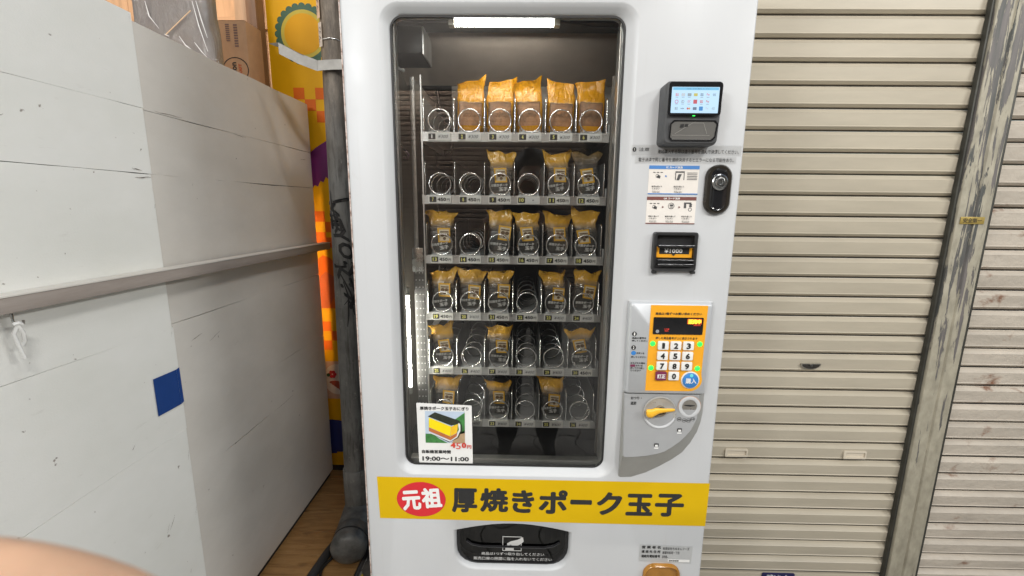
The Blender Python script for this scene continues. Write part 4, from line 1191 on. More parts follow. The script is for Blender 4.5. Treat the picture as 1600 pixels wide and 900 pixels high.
def info_card(x0, z0, x1, z1, mat, title, three):
    c_ = MB().box(x0,YF-.0006,z0,x1,YF-.0002,z1).build('instruction_card', m_cream, VM)
    y = YF-.0010
    MB().box(x0,y-.0001,z1-.0075,x1,y+.0002,z1).build('card_header', mat, c_)
    MB().box(x0,y-.0001,z0,x1,y+.0002,z0+.0022).build('card_footer', mat, c_)
    xm = (x0+x1)/2
    T(c_, title, xm-.018, z1-.0063, xm+.018, z1-.0014, y-.0005, m_print_white, .03)
    w = x1-x0; n = 3 if three else 2
    xs = [x0+w*.16, x0+w*.50, x0+w*.83] if three else [x0+w*.18, x0+w*.62]
    for k, xc in enumerate(xs):
        zt_ = z1-.012
        mb = MB()
        if k == 0:
            for d in (-.008,0,.008): mb.box(xc+d-.0025,y-.0003,zt_-.0035,xc+d+.0025,y,zt_-.0018)
            mb.ring(xc-.001,zt_-.010,y,.0028,.0037,12); mb.add([(xc-.004,y,zt_-.013),(xc+.005,y,zt_-.016),(xc+.006,y,zt_-.010),(xc+.001,y,zt_-.008)], [(0,1,2,3)])
        elif not three:
            mb.box(xc-.010,y-.0003,zt_-.0185,xc-.0085,y,zt_); mb.box(xc+.0085,y-.0003,zt_-.0185,xc+.010,y,zt_); mb.box(xc-.0085,y-.0003,zt_-.003,xc+.0085,y,zt_)
            mb.add([(xc-.007,y-.0004,zt_-.019),(xc-.001,y-.0004,zt_-.019),(xc+.004,y-.0004,zt_-.006),(xc-.003,y-.0004,zt_-.006)], [(0,1,2,3)])
            for q_ in range(5): mb.box(xc+.016,y-.0003,zt_-.004-.0035*q_,xc+.038,y,zt_-.0028-.0035*q_)
        elif k == 1:
            mb.ring(xc,zt_-.008,y,.0062,.0072,8); mb.box(xc-.003,y-.0003,zt_-.009,xc+.004,y,zt_-.0045); mb.box(xc-.003,y-.0003,zt_-.0125,xc+.004,y,zt_-.0112)
        else:
            mb.box(xc-.008,y-.0003,zt_-.0125,xc-.003,y,zt_); mb.box(xc-.003,y-.0003,zt_-.003,xc+.008,y,zt_); mb.box(xc+.004,y-.0003,zt_-.010,xc+.0095,y,zt_-.003)
            mb.ring(xc+.006,zt_-.0155,y,.003,.0042,10)
        mb.build('pictogram', m_print_grey, c_, merge=False)
        for q_, s in enumerate(('商品を選んで', 'ください')):
            T(c_, s, xc-.012+.001*q_, z0+.0150-.0048*q_, xc+(.011 if q_ == 0 else .006), z0+.0186-.0048*q_, y-.0003, m_print, .01)
        T(c_, 'Select item', xc-.010, z0+.0062, xc+.006, z0+.0080, y-.0003, m_print_grey, .0)
        T(c_, 'Touch card', xc-.010, z0+.0036, xc+.006, z0+.0056, y-.0003, m_print, .02)
        if k < n-1:
            xa = (xs[k]+xs[k+1])/2 - (.006 if not three else 0)
            MB().add([(xa-.0018,y-.0004,zt_-.0130),(xa+.0024,y-.0004,zt_-.0105),(xa-.0018,y-.0004,zt_-.0080)], [(0,1,2)]).build('arrow', mat, c_)
info_card(.2825,.0290,.3918,.0905, m_bluehead, 'IC カード決済', False)
info_card(.2820,-.0358,.3908,.0238, m_brown, 'QR コード決済', True)

# ---------------------------------------------------------------- lock handle
cyl = rrect(.4055,-.0135,.4625,.0930,.0265,8)
m = MB(); m.loft([[(p[0],YF-.0003,p[1]) for p in cyl],[(p[0],YF-.006,p[1]) for p in cyl],[(p[0],YF-.009,p[1]) for p in inset(cyl,.003)],[(p[0],YF-.0085,p[1]) for p in inset(cyl,.006)]], False, True)
lh = m.build('lock_handle', MAT('bronze_black', (.040,.034,.027), .22, .4, .15, 30, coat=.3), VM, smooth=True, angle=50)
g2 = rrect(.4160,-.0070,.4520,.0850,.0175,8)
m = MB(); m.loft([[(p[0],YF-.0086,p[1]) for p in g2],[(p[0],YF-.0115,p[1]) for p in inset(g2,.002)],[(p[0],YF-.0100,p[1]) for p in inset(g2,.005)]], False, True); m.build('pull_grip', m_gloss_black, lh, smooth=True, angle=50)
MB().lathe_y(.434,.0555,[(.0175,YF-.0098),(.0172,YF-.0130),(.0150,YF-.0145),(.0110,YF-.0140),(.0095,YF-.0165),(.0075,YF-.0170),(.0050,YF-.0168),(.0042,YF-.0150),(.0001,YF-.0150)],28).build('lock_cylinder', m_chrome, lh, smooth=True, angle=40)

# ---------------------------------------------------------------- banknote slot
bo = rrect(.3000,-.1405,.3985,-.0535,.006,4)
m = MB(); bi = rrect(.3075,-.1330,.3905,-.0600,.003,4)
m.loft([[(p[0],YF-.0003,p[1]) for p in bo],[(p[0],YF-.011,p[1]) for p in bo],[(p[0],YF-.0135,p[1]) for p in inset(bo,.002)],[(p[0],YF-.0125,p[1]) for p in bi],[(p[0],YF-.001,p[1]) for p in bi]], False, True)
bill = m.build('banknote_slot', m_black, VM, smooth=True, angle=35)
m = MB(); m.add([(.309,YF-.0015,-.0860),(.390,YF-.0015,-.0860),(.389,YF-.016,-.0980),(.310,YF-.016,-.0980)], [(0,1,2,3)]) if False else None
MB().box(.3085,YF-.0060,-.1105,.3895,YF-.0012,-.0865).build('slot_label', m_orange, bill)
MB().box(.3155,YF-.0066,-.1025,.3825,YF-.0061,-.0868).build('slot_window', m_black, bill)
MB().add([(.3430,YF-.0072,-.1026),(.3475,YF-.0072,-.1072),(.3520,YF-.0072,-.1026)], [(0,1,2)]).build('slot_arrow', m_black, bill)
T(bill, '¥1000', .3265,-.1000,.3670,-.0905,YF-.0072, m_print_white, .015)
for z, yy in ((-.0840,.0165), (-.1160,.0160), (-.1255,.0185)):
    MB().tube([(.3095,YF-yy,z),(.3885,YF-yy,z)], .0034 if z < -.09 else .0042, 10).build('slot_lip', m_gloss_black, bill, smooth=True, angle=50)
MB().box(.3095,YF-.0125,-.1320,.3885,YF-.0015,-.1285).build('slot_guide', MAT('slot_guide', (.06,.06,.06), .25, .3), bill)
for x in (.3015,.3885):
    MB().box(x,YF-.0100,-.1470,x+.0105,YF-.0003,-.1406).build('slot_foot', m_black, bill, bevel=.002)

# ---------------------------------------------------------------- keypad panel
YK = YF-.018
kp = rrect(.2572,-.4325,.4420,-.2150,.006,4)
m = MB(); m.loft([[(p[0]+.001*(0),YF-.0003,p[1]) for p in inset(kp,-.0035)],[(p[0],YF-.006,p[1]) for p in inset(kp,-.0030)],[(p[0],YK+.003,p[1]) for p in inset(kp,-.0005)],[(p[0],YK,p[1]) for p in inset(kp,.0022)]], False, True)
pad = m.build('keypad_panel', m_grey_panel, VM, smooth=True, angle=50)
MB().box(.2535,YF-.0075,-.2148,.4462,YF-.0005,-.2105).build('panel_visor', m_white, pad, bevel=.002)
op = [(.3018,-.4250),(.4060,-.4250)]
for k in range(13):
    a = math.radians(-90 + 110*k/12); op.append((.4052+.0275*math.cos(a), -.3972+.0275*math.sin(a)))
op += [(.4300,-.3800),(.4312,-.2180),(.3018,-.2180)]
m = MB(); m.add([(p[0],YK-.0005,p[1]) for p in op], [tuple(range(len(op)))]); m.build('orange_face', m_orange, pad)
T(pad, '商品は1個ずつお買い求めください', .3135,-.2408,.4185,-.2345,YK-.0010, m_print, .03)
T(pad, '押した商品番号が上に表示されます', .3175,-.2990,.4135,-.2925,YK-.0010, m_print, .02)
dsp = MB().prism(rrect(.3098,-.2865,.4232,-.2462,.002,3), YK-.0018, YK-.0006).build('display_window', m_gloss_black, pad)
MB().prism(rrect(.3865,-.2612,.4190,-.2490,.001,2), YK-.0024, YK-.0019).build('display_glow', m_led_orange_bg, pad)
T(pad, '販売中', .3885,-.2606,.4175,-.2498,YK-.0030, m_led_orange, .05)
T(pad, '売切', .4010,-.2652,.4170,-.2628,YK-.0024, m_led_red, .05)
T(pad, 'つり銭', .3345,-.2752,.3465,-.2722,YK-.0024, m_led_red, .05); T(pad, '切れ', .3360,-.2795,.3455,-.2765,YK-.0024, m_led_red, .05)
MB().disc(.3198,YK-.0024,-.2793,.0040,16).build('display_lens', MAT('lens_grey', (.28,.30,.32), .3), pad)
for (x, z) in ((.3117,-.3092),(.4200,-.3089),(.3117,-.3683),(.4194,-.3680)):
    MB().lathe_y(x,z,[(.0062,YK-.0006),(.0055,YK-.0022),(.0030,YK-.0030),(.0001,YK-.0032)],18).build('indicator_led', m_led_green, pad, smooth=True, angle=60)
keys = '123456789'
ky0 = [-.3124,-.3371,-.3617]; kx0 = [.3352,.3640,.3928]
for k, s in enumerate(keys):
    x, z = kx0[k % 3], ky0[k//3]
    m = MB(); m.prism(rrect(x-.0122,z-.0101,x+.0122,z+.0101,.0022,3), YK-.0058, YK-.0006); kk = m.build('key', m_key, pad, bevel=.0008)
    w = .0050 if s != '1' else .0032
    T(pad, s, x-w, z-.0070, x+w, z+.0070, YK-.0064, m_print, .05, name='key_lettering')
m = MB(); m.prism(rrect(.3646-.0122,-.3963,.3646+.0122,-.3762,.0022,3), YK-.0058, YK-.0006); m.build('key', m_key, pad, bevel=.0008)
T(pad, '0', .3596,-.3932,.3696,-.3792,YK-.0064, m_print, .05, name='key_lettering')
m = MB(); m.prism(rrect(.3351-.0125,-.3970,.3351+.0125,-.3762,.0022,3), YK-.0058, YK-.0006); m.build('key', m_maroon, pad, bevel=.0008)
T(pad, '訂正', .3258,-.3918,.3450,-.3812,YK-.0064, m_print_white, .03, name='key_lettering')
MB().lathe_y(.4047,-.3968,[(.0212,YK-.0006),(.0210,YK-.0020),(.0186,YK-.0026)],32).build('button_ring', m_key, pad, smooth=True, angle=40)
MB().lathe_y(.4047,-.3968,[(.0183,YK-.0015),(.0180,YK-.0050),(.0160,YK-.0062),(.0001,YK-.0064)],32).build('buy_button', m_blue, pad, smooth=True, angle=40)
T(pad, '購入', .3922,-.4035,.4172,-.3900,YK-.0072, m_print_white, .02, name='key_lettering')
MB().lathe_y(.4052,-.3838,[(.0042,YK-.0066),(.0030,YK-.0074),(.0001,YK-.0076)],12).build('button_lamp', EMIT('aqua_led', (.15,.75,.75), 1.0), pad, smooth=True)
for s, z in (('1',-.2868), ('2',-.3196)):
    MB().disc(.2682,YK-.0006,z,.0056,18).build('step_mark', m_print, pad)
    T(pad, s, .2668,z-.0036,.2698,z+.0036,YK-.0012, m_print_white, .04)
for s, x1_, z in (('商品の番号を',.2960,-.2965), ('押してください',.2990,-.3030), ('ボタンを',.2940,-.3330), ('押してください',.2985,-.3425), ('まちがえた時は',.2975,-.3572), ('ボタンを',.2920,-.3635), ('押してやり直し',.2955,-.3695), ('てください',.2885,-.3755)):
    x0_ = .2635 if s != 'ボタンを' else .2755
    T(pad, s, x0_, z-.0022, x1_, z+.0024, YK-.0008, m_print, .03)
MB().disc(.2690,YK-.0006,-.3328,.0058,18,.0052).build('step_icon', m_blue, pad)
MB().box(.2632,YK-.0009,-.3662,.2742,YK-.0005,-.3608).build('step_icon', m_maroon, pad)

# ---------------------------------------------------------------- coin panel under the keypad
co = [(.2540,-.4375),(.2550,-.6600),(.2600,-.6640),(.2868,-.6628),(.3220,-.6500),(.3554,-.6316),(.3840,-.6130),(.4086,-.5930),(.4270,-.5660),(.4401,-.5379),(.4470,-.5110),(.4494,-.4869),(.4493,-.4375)]
ci = [(.2560,-.4375),(.2562,-.5872),(.2590,-.5905),(.2840,-.5892),(.3102,-.5863),(.3330,-.5815),(.3530,-.5755),(.3730,-.5630),(.3915,-.5489),(.4050,-.5350),(.4170,-.5200),(.4300,-.4930),(.4335,-.4375)]
def cy(z): return YF-.012-.020*min(1, max(0, (-.4375-z)/.15))
m = MB()
m.loft([[(p[0],YF-.0003,p[1]) for p in co],[(p[0],cy(p[1])+.0030,p[1]) for p in inset(ci,-.001)]], False, False, mi=1)
m.loft([[(p[0],cy(p[1])+.0030,p[1]) for p in inset(ci,-.001)],[(p[0],cy(p[1]),p[1]) for p in inset(ci,.001)]], False, True, mi=0)
coin = m.build('coin_panel', (m_grey_dark, m_grey_side), VM, smooth=True, angle=30)
T(coin, 'おつり・', .2705,-.4495,.2965,-.4425, lambda x, z: cy(z)-.0010, m_print, .03)
T(coin, '返却', .2705,-.4625,.2835,-.4545, lambda x, z: cy(z)-.0010, m_print, .03)
# return lever in its dished surround
lc = (.3398,-.4790)
yc = cy(lc[1])
MB().lathe_y(lc[0],lc[1],[(.0395,yc-.0003),(.0392,yc-.0028),(.0370,yc-.0034),(.0350,yc-.0012),(.0340,yc-.0006),(.0001,yc-.0006)],40).build('lever_dish', MAT('dish_silver', (.50,.49,.46), .3, .35, .05, 40), coin, smooth=True, angle=40)
m = MB(); n = 22; arc = []
for k in range(n+1):
    a = math.radians(200+140*k/n); arc.append((lc[0]+.0375*math.cos(a), yc-.0036, lc[1]+.0375*math.sin(a)))
m.tube(arc, [.0008]+[.0022+.0016*math.sin(math.pi*k/n) for k in range(1,n)]+[.0008], 8); m.build('dish_rim', m_white, coin, smooth=True)
lp = [(.3050,.0080),(.3100,.0105),(.3180,.0112),(.3260,.0098),(.3350,.0066),(.3450,.0052),(.3550,.0046),(.3650,.0040),(.3705,.0026)]
rings = []
for (x, r) in lp:
    zc = -.4730 + (x-.3050)*.09 - .006*math.exp(-((x-.315)/.010)**2)
    rings.append([(x, YF-.030-.001*0 + r*.55*math.cos(2*math.pi*i/14), zc + r*math.sin(2*math.pi*i/14)) for i in range(14)])
m = MB(); m.loft(rings); lev = m.build('return_lever', m_lever, coin, smooth=True, angle=60)
MB().lathe_y(.340,-.4735,[(.012,YF-.0175),(.012,YF-.0280)],20).build('lever_hub', MAT('hub_brown', (.25,.20,.14), .4), coin, smooth=True, angle=50)
sc_ = (.4098,-.4650); ysl = cy(sc_[1])
MB().lathe_y(sc_[0],sc_[1],[(.0262,ysl-.0003),(.0258,ysl-.0030),(.0235,ysl-.0036),(.0180,ysl-.0020),(.0175,ysl-.0008)],32).build('slot_surround', m_white, coin, smooth=True, angle=40)
MB().ring(sc_[0],sc_[1],ysl-.0008,.0262,.0275,36).build('slot_outline', MAT('salmon_line', (.52,.32,.22), .5), coin)
MB().disc(sc_[0],ysl-.0010,sc_[1]+.0015,.0176,28).build('coin_slot', MAT('slot_steel', (.30,.28,.25), .3, .6, .1, 40), coin)
MB().prism([(sc_[0]-.0125,sc_[1]+.0030),(sc_[0]+.002,sc_[1]+.0005),(sc_[0]+.0125,sc_[1]+.0028),(sc_[0]+.0125,sc_[1]+.0040),(sc_[0],sc_[1]+.0052),(sc_[0]-.0125,sc_[1]+.0045)], ysl-.0016, ysl-.0011).build('slot_opening', m_print, coin)
for s, x, z in (('500',.3865,-.4955), ('100',.3985,-.4980), ('50',.4085,-.4982), ('10',.4185,-.4945)):
    yy = cy(z)-.0008; mb = MB(); mb.ring(x,z,yy,.0047,.0054,18); T(None, s, x-.0035,z-.0020,x+.0035,z+.0020,yy-.0002, None, .02, mb=mb)
    mb.build('coin_mark', m_print, coin, merge=False)
for x, z in ((.3882,-.5240),(.3343,-.5613)):
    yy = cy(z)-.0012
    mk = MB().box(x-.0052,yy,z-.0005,x+.0052,yy+.0004,z+.0072).build('coin_sticker', m_print, coin)
    MB().box(x-.0032,yy-.0006,z-.0005,x+.0032,yy-.0002,z+.0042).build('sticker_print', m_print_white, coin)
    MB().box(x-.0052,yy,z-.0062,x+.0052,yy+.0004,z-.0036).build('sticker_strip', m_print_white, coin)

# ================================================================== goods in the coils
def film_mat(name, lo_a, hi_a, z_lo, z_hi, col_lo, col_hi, side=False):
    m, nt, b = _mat(name)
    tc = N(nt, 'ShaderNodeTexCoord'); sp_ = N(nt, 'ShaderNodeSeparateXYZ'); nt.links.new(tc.outputs['Object'], sp_.inputs[0])
    nz = noise_of(nt, mapped(nt, (1,1,1)), 70, 4, .6, .8)
    ad = N(nt, 'ShaderNodeMath', operation='MULTIPLY_ADD'); ad.inputs[1].default_value = .012; nt.links.new(nz, ad.inputs[0]); nt.links.new(sp_.outputs['Z'], ad.inputs[2])
    mr = N(nt, 'ShaderNodeMapRange'); mr.inputs['From Min'].default_value = z_lo+.006; mr.inputs['From Max'].default_value = z_hi+.006
    nt.links.new(ad.outputs[0], mr.inputs['Value'])
    fac = mr.outputs[0]
    if side:
        ab = N(nt, 'ShaderNodeMath', operation='ABSOLUTE'); nt.links.new(sp_.outputs['X'], ab.inputs[0])
        gt = N(nt, 'ShaderNodeMath', operation='GREATER_THAN'); gt.inputs[1].default_value = .0245; nt.links.new(ab.outputs[0], gt.inputs[0])
        mx = N(nt, 'ShaderNodeMath', operation='MAXIMUM'); nt.links.new(gt.outputs[0], mx.inputs[0]); nt.links.new(fac, mx.inputs[1]); fac = mx.outputs[0]
        lt = N(nt, 'ShaderNodeMath', operation='LESS_THAN'); lt.inputs[1].default_value = .016; nt.links.new(sp_.outputs['Z'], lt.inputs[0])
        m3 = N(nt, 'ShaderNodeMath', operation='MAXIMUM'); nt.links.new(lt.outputs[0], m3.inputs[0]); nt.links.new(fac, m3.inputs[1]); fac = m3.outputs[0]
    al = N(nt, 'ShaderNodeMapRange'); al.inputs['To Min'].default_value = lo_a; al.inputs['To Max'].default_value = hi_a; nt.links.new(fac, al.inputs['Value'])
    nt.links.new(al.outputs[0], b.inputs['Alpha'])
    nt.links.new(mixc(nt, fac, col_lo, col_hi), b.inputs['Base Color'])
    b.inputs['Roughness'].default_value = .24 if side else .2; b.inputs['Specular IOR Level'].default_value = .45 if side else .7
    bp = N(nt, 'ShaderNodeBump'); bp.inputs['Strength'].default_value = .8; bp.inputs['Distance'].default_value = .006
    nt.links.new(noise_of(nt, mapped(nt, (1,1,.6)), 55, 3, .5, 1.2), bp.inputs['Height']); nt.links.new(bp.outputs['Normal'], b.inputs['Normal'])
    return m
m_film = film_mat('onigiri_film', .12, .92, .058, .082, (.52,.47,.40), (.78,.42,.035))
m_film_dark = film_mat('onigiri_film_dull', .22, .62, .070, .105, (.30,.27,.24), (.36,.22,.05))
m_bread_film = film_mat('bread_film', .10, .96, .068, .072, (.6,.45,.3), (.66,.29,.004), side=True)
m_seaweed = MAT('seaweed', (.022,.021,.019), .45, 0, .35, 90)
m_bread = MAT('bread_crust', (.36,.165,.065), .45, 0, .55, 38, .5, 120)
m_stk_or = MAT('sticker_orange', (.80,.44,.03), .5, 0, .05, 60)
m_stk_cream = MAT('sticker_cream', (.72,.62,.44), .5, 0, .2, 160)
m_stk_brown = MAT('sticker_brown', (.16,.09,.04), .5, 0, .1, 60)
m_white_dim = MAT('packet_white_print', (.60,.59,.56), .5, 0, .08, 80)

def superring(w, d, z, n=28, p=3.4, wob=0.0, seed=0, lean_=0.0):
    out = []
    for i in range(n):
        a = 2*math.pi*i/n; c, s = math.cos(a), math.sin(a)
        x = math.copysign(abs(c)**(2/p), c)*w/2; y = math.copysign(abs(s)**(2/p), s)*d/2
        k = wob*mnoise.noise((x*70+seed*3.3, y*70, z*60+seed))
        out.append((x+k+lean_, y+k*.6, z+(k*.8 if z > .085 else 0)))
    return out
def wrapper(seed, kind):
    rnd = random.Random(seed*13+5); m = MB(); sk = rnd.uniform(-.006,.006)
    eL, eR, dip = rnd.uniform(-.003,.016), rnd.uniform(-.003,.016), rnd.uniform(.001,.008)
    fold, rip, ph, slump = rnd.uniform(-.014,.003), rnd.uniform(.001,.004), rnd.uniform(0,6), rnd.uniform(.93,1.04)
    rings = []
    if kind == 'onigiri':
        fl = rnd.uniform(.90,1.06)
        lv = [(0,.040,.028),(.003,.046,.034),(.010,.052,.036),(.030,.0535,.036),(.052,.053,.036),(.064,.051,.031),(.073,.0505,.022),(.081,.053*fl,.013),(.089,.057*fl,.007),(.096,.0615*fl,.0035),(.101,.064*fl,.0026),(.107,.066*fl,.0022)]
        for k, (z, w, d) in enumerate(lv):
            t = max(0, (z-.066)/.041)
            r = superring(w*(1+rnd.uniform(-.02,.02)), d, z*slump, 34, 3.4, .0042+.0035*t, seed, sk*t)
            q = []
            for (x, y, zz) in r:
                u = x/.033
                zz += t*(eR*max(0, u)**1.6 + eL*max(0, -u)**1.6 - dip + rip*math.sin(x*170+ph))
                q.append((x, y + t*t*fold + t*.005*math.sin(x*130+ph*1.7), zz))
            rings.append(q)
    else:
        lv = [(0,.050,.030),(.004,.056,.036),(.015,.0595,.040),(.045,.0600,.040),(.068,.0598,.038),(.080,.0590,.030),(.090,.0585,.018),(.097,.0585,.010),(.104,.0590,.0045),(.112,.0600,.0030),(.120,.0605,.0022)]
        tl = rnd.uniform(-.18,.18)
        for k, (z, w, d) in enumerate(lv):
            t = max(0, (z-.084)/.036)
            r = superring(w, d, z, 34, 4.0, .0022+.003*t, seed, sk*t)
            rings.append([(x, y + t*t*fold*.7 + t*.004*math.sin(x*150+ph), zz + t*x*tl + t*rip*.8*math.sin(x*160+ph) + t*.006*max(0, x*(1 if tl > 0 else -1)/.03)**2) for (x, y, zz) in r])
    m.loft(rings, True, True)
    return m
def boxed(name, x0, y0, z0, x1, y1, z1, mat, bev):
    return MB().box(x0,y0,z0,x1,y1,z1).mesh(name, dz=0, mats=(mat,), bevel=bev)
ME_RICE = boxed('seaweed_block', -.0225,-.0135,.003,.0225,.0135,.056, m_seaweed, .006)
ME_BREAD = boxed('bread_block', -.0255,-.0150,.004,.0255,.0150,.078, m_bread, .008)
mb = MB(); mb.quad((-.0075,-.0192,.0310),(.0190,-.0192,.0310),(.0180,-.0178,.066),(-.0095,-.0178,.066)); ME_STK = mb.mesh('sticker', dz=0, mats=(m_stk_or,))
mb = MB(); mb.quad((-.0042,-.0196,.0350),(.0160,-.0196,.0350),(.0152,-.0184,.062),(-.0058,-.0184,.062)); ME_STK2 = mb.mesh('sticker_face', dz=0, mats=(m_stk_cream,))
mb = MB()
for (x, z, r) in ((.0015,.0490,.0046), (.0105,.0490,.0046), (.0060,.0405,.0036)): mb.disc(x, -.0197, z, r, 10)
mb.quad((-.0030,-.0198,.0550),(.0150,-.0198,.0550),(.0145,-.0194,.0580),(-.0035,-.0194,.0580))
ME_STK3 = mb.mesh('sticker_print', dz=0, mats=(m_stk_brown,), merge=False)
mb = MB(); T(None, '厚焼きポーク', -.0200,.0215,.0170,.0285,-.0194, None, .05, mb=mb); T(None, '玉子', -.003,.0105,.0170,.0195,-.0194, None, .05, mb=mb)
ME_PRT = mb.mesh('packet_print', dz=0, mats=(m_white_dim,), merge=False)
mb = MB(); T(None, 'ポークパン', -.0170,.036,.0170,.050,-.0206, None, .02, mb=mb); ME_PRB = mb.mesh('packet_print', dz=0, mats=(m_stk_brown,), merge=False)
look = {2: 'flat-topped', 3: 'tall', 4: 'crooked-topped', 5: 'wide flat-topped', 6: 'dim',
        9: 'creased', 11: 'broad', 12: 'dull dark', 13: 'upright', 15: 'notch-topped', 16: 'slanting', 17: 'wide-topped', 18: 'shadowed',
        19: 'two-eared', 20: 'bulging', 21: 'tilted', 23: 'dusky', 24: 'slouching', 25: 'leaning', 27: 'bow-topped', 30: 'high-cornered', 31: 'flaring', 33: 'straight', 35: 'drooping'}
rown = ['top', 'second', 'third', 'fourth', 'fifth', 'bottom']
for n_ in look:
    i, k = (n_-1)//6, (n_-1) % 6
    xc = -.195+.0725*k; z = SZ[i]+.0130
    bread = i == 0
    nm = 'bread_packet' if bread else 'rice_sandwich_packet'
    lab = ('%s orange bread packet in coil %d of the top shelf' if bread else '%s orange-topped rice sandwich packet in coil %d of the ' + rown[i] + ' shelf') % (look[n_], n_)
    t = thing(nm, (xc+random.uniform(-.002,.002), YS+.0335, z), lab, 'packet', 'packets standing in the coils')
    rz = random.uniform(-.12,.12); ry = random.uniform(-.05,.05)
    if n_ == 25: ry = -.12
    if n_ == 24: ry = .10
    t.rotation_euler = (random.uniform(-.02,.03), ry, rz)
    sc = 1.0 if bread else random.uniform(.98,1.06)
    t.scale = (sc*(1.12 if bread else 1.13), sc*.92, sc if not bread else random.uniform(.96,1.03))
    def add(name, me_):
        o = bpy.data.objects.new(name, me_); COL.objects.link(o); o.parent = t; return o
    if bread:
        w = add('wrapper', wrapper(n_+40, 'bread').mesh('wrapper', dz=0, mats=(m_bread_film,), smooth=True, angle=75)); add('bread', ME_BREAD)
        add('packet_print', ME_PRB)
    else:
        w = add('wrapper', wrapper(n_, 'onigiri').mesh('wrapper', dz=0, mats=(m_film_dark if n_ == 12 else m_film,), smooth=True, angle=75)); add('rice_sandwich', ME_RICE)
        s = add('sticker', ME_STK); s.location = (random.uniform(-.005,.002), 0, random.uniform(-.004,.005)); s.rotation_euler = (0, random.uniform(-.14,.14), 0)
        o = add('sticker_face', ME_STK2); o.parent = s
        o = add('sticker_print', ME_STK3); o.parent = s
        p_ = add('packet_print', ME_PRT); p_.location = (random.uniform(-.002,.002), 0, random.uniform(-.003,.002)); p_.rotation_euler = (0, random.uniform(-.16,.16), 0)

# ================================================================== across the street (seen mirrored in the pane)
opp = thing('roller_shutter', (-2.2,-4.6,-1.45), 'brown shutter across the street, seen only mirrored in the window pane', 'shutter', 'closed roller shutters')
nsl = 44
m = MB()
for k in range(nsl):
    z = 1.6-.0686*k
    ring = [(-4.612,z),(-4.600,z-.012),(-4.600,z-.050),(-4.614,z-.058)]
    m.loft([[(x,p[0],p[1]) for p in ring] for x in (-5.2,.9)], False, False, closed=False, mi=0)
    m.loft([[(x,p[0],p[1]) for p in ((-4.614,z-.058),(-4.625,z-.060),(-4.625,z-.0676),(-4.612,z-.0686))] for x in (-5.2,.9)], False, False, closed=False, mi=1)
m.build('slat_curtain', (m_shut3, m_grime_shade), opp)
m_fac = MAT('facade_dark', (.055,.052,.05), .7, 0, .2, 3)
MB().box(-6,-4.95,1.62, 6,-4.60,3.4).build('facade_wall', m_fac, tag(thing('opposite_shopfront', (0,-4.8,-1.45), 'dark shopfront wall above the shutter across the street', 'wall')))
MB().box(.95,-4.95,-1.45, 6,-4.62,1.6199).build('pier', m_fac, bpy.data.objects['opposite_shopfront'])

# lamp fixtures that carry the arcade lights and the added ones
m_hous = MAT('lamp_housing', (.60,.60,.60), .5, .2)
names = ['high over the left of the street', 'low at the left of the street', 'straight above the shutters', 'added behind the camera to light the far partition', 'added at the right to light the partition and shutters', 'added to light the shutter across the street']
for k, ((lx, ly, lz_, lr, ll, lp_, lc_), (lo, tgt)) in enumerate(zip(LAMPS, LAMP_LIGHTS)):
    f = thing('batten_lamp', (lx,ly,lz_), 'white batten lamp ' + names[k], 'lamp', 'batten lamps lighting the arcade')
    dq = tgt.to_track_quat('-Z', 'Y')
    f.rotation_mode = 'QUATERNION'; f.rotation_quaternion = dq
    mb = MB(); mb.box(-ll/2-.03,-.075,.004, ll/2+.03,.075,.06)
    o = bpy.data.objects.new('lamp_housing', mb.mesh('lamp_housing', dz=0, mats=(m_hous,), bevel=.01)); COL.objects.link(o); o.parent = f
    mb = MB(); mb.tube([(0,0,.06),(0,0,.25)], .012, 10)
    o = bpy.data.objects.new('lamp_stem', mb.mesh('lamp_stem', dz=0, mats=(m_hous,))); COL.objects.link(o); o.parent = f
    lo.parent = f; lo.location = (0,0,0)

# ================================================================== the photographer (hand at the lens, rest mirrored in the pane)
m_skin = MAT('skin', (.60,.365,.235), .5, 0, .2, 26, .1, 400)
m_skin.node_tree.nodes['Principled BSDF'].inputs['Subsurface Weight'].default_value = .15
m_skin.node_tree.nodes['Principled BSDF'].inputs['Subsurface Scale'].default_value = .006
m_cloth = MAT('dark_shirt', (.030,.030,.034), .85, 0, .2, 30)
m_trous = MAT('black_trousers', (.013,.013,.016), .85, 0, .2, 30)
m_hair = MAT('black_hair', (.012,.010,.009), .5, 0, .3, 60, stretch=(1,1,.2))
m_shoe = MAT('dark_shoe', (.03,.03,.03), .5)
def skin_mesh(name, verts, edges, radii, sub=2):
    me = bpy.data.meshes.new(name); me.from_pydata(verts, edges, [])
    o = bpy.data.objects.new(name, me); COL.objects.link(o)
    md = o.modifiers.new('skin', 'SKIN'); md.use_smooth_shade = True
    lay = me.skin_vertices[0]
    for k, r in enumerate(radii):
        rr = r if isinstance(r, (tuple, list)) else (r, r)
        lay.data[k].radius = rr
    lay.data[0].use_root = True
    sb_ = o.modifiers.new('sub', 'SUBSURF'); sb_.levels = sub; sb_.render_levels = sub
    dg = bpy.context.evaluated_depsgraph_get()
    out = bpy.data.meshes.new_from_object(o.evaluated_get(dg))
    bpy.data.objects.remove(o); bpy.data.meshes.remove(me)
    for p in out.polygons: p.use_smooth = True
    return out
BX, BY = .06, -.42
V = []; E = []; RR = []
def vv(p, r, link=None):
    V.append((p[0], p[1], p[2])); RR.append(r)
    if link is not None: E.append((link, len(V)-1))
    return len(V)-1
pel = vv((BX,BY,.93), (.155,.115))
w1 = vv((BX,BY+.01,1.10), (.145,.105), pel); ch = vv((BX,BY+.01,1.28), (.165,.115), w1); nk0 = vv((BX,BY,1.42), (.09,.075), ch)
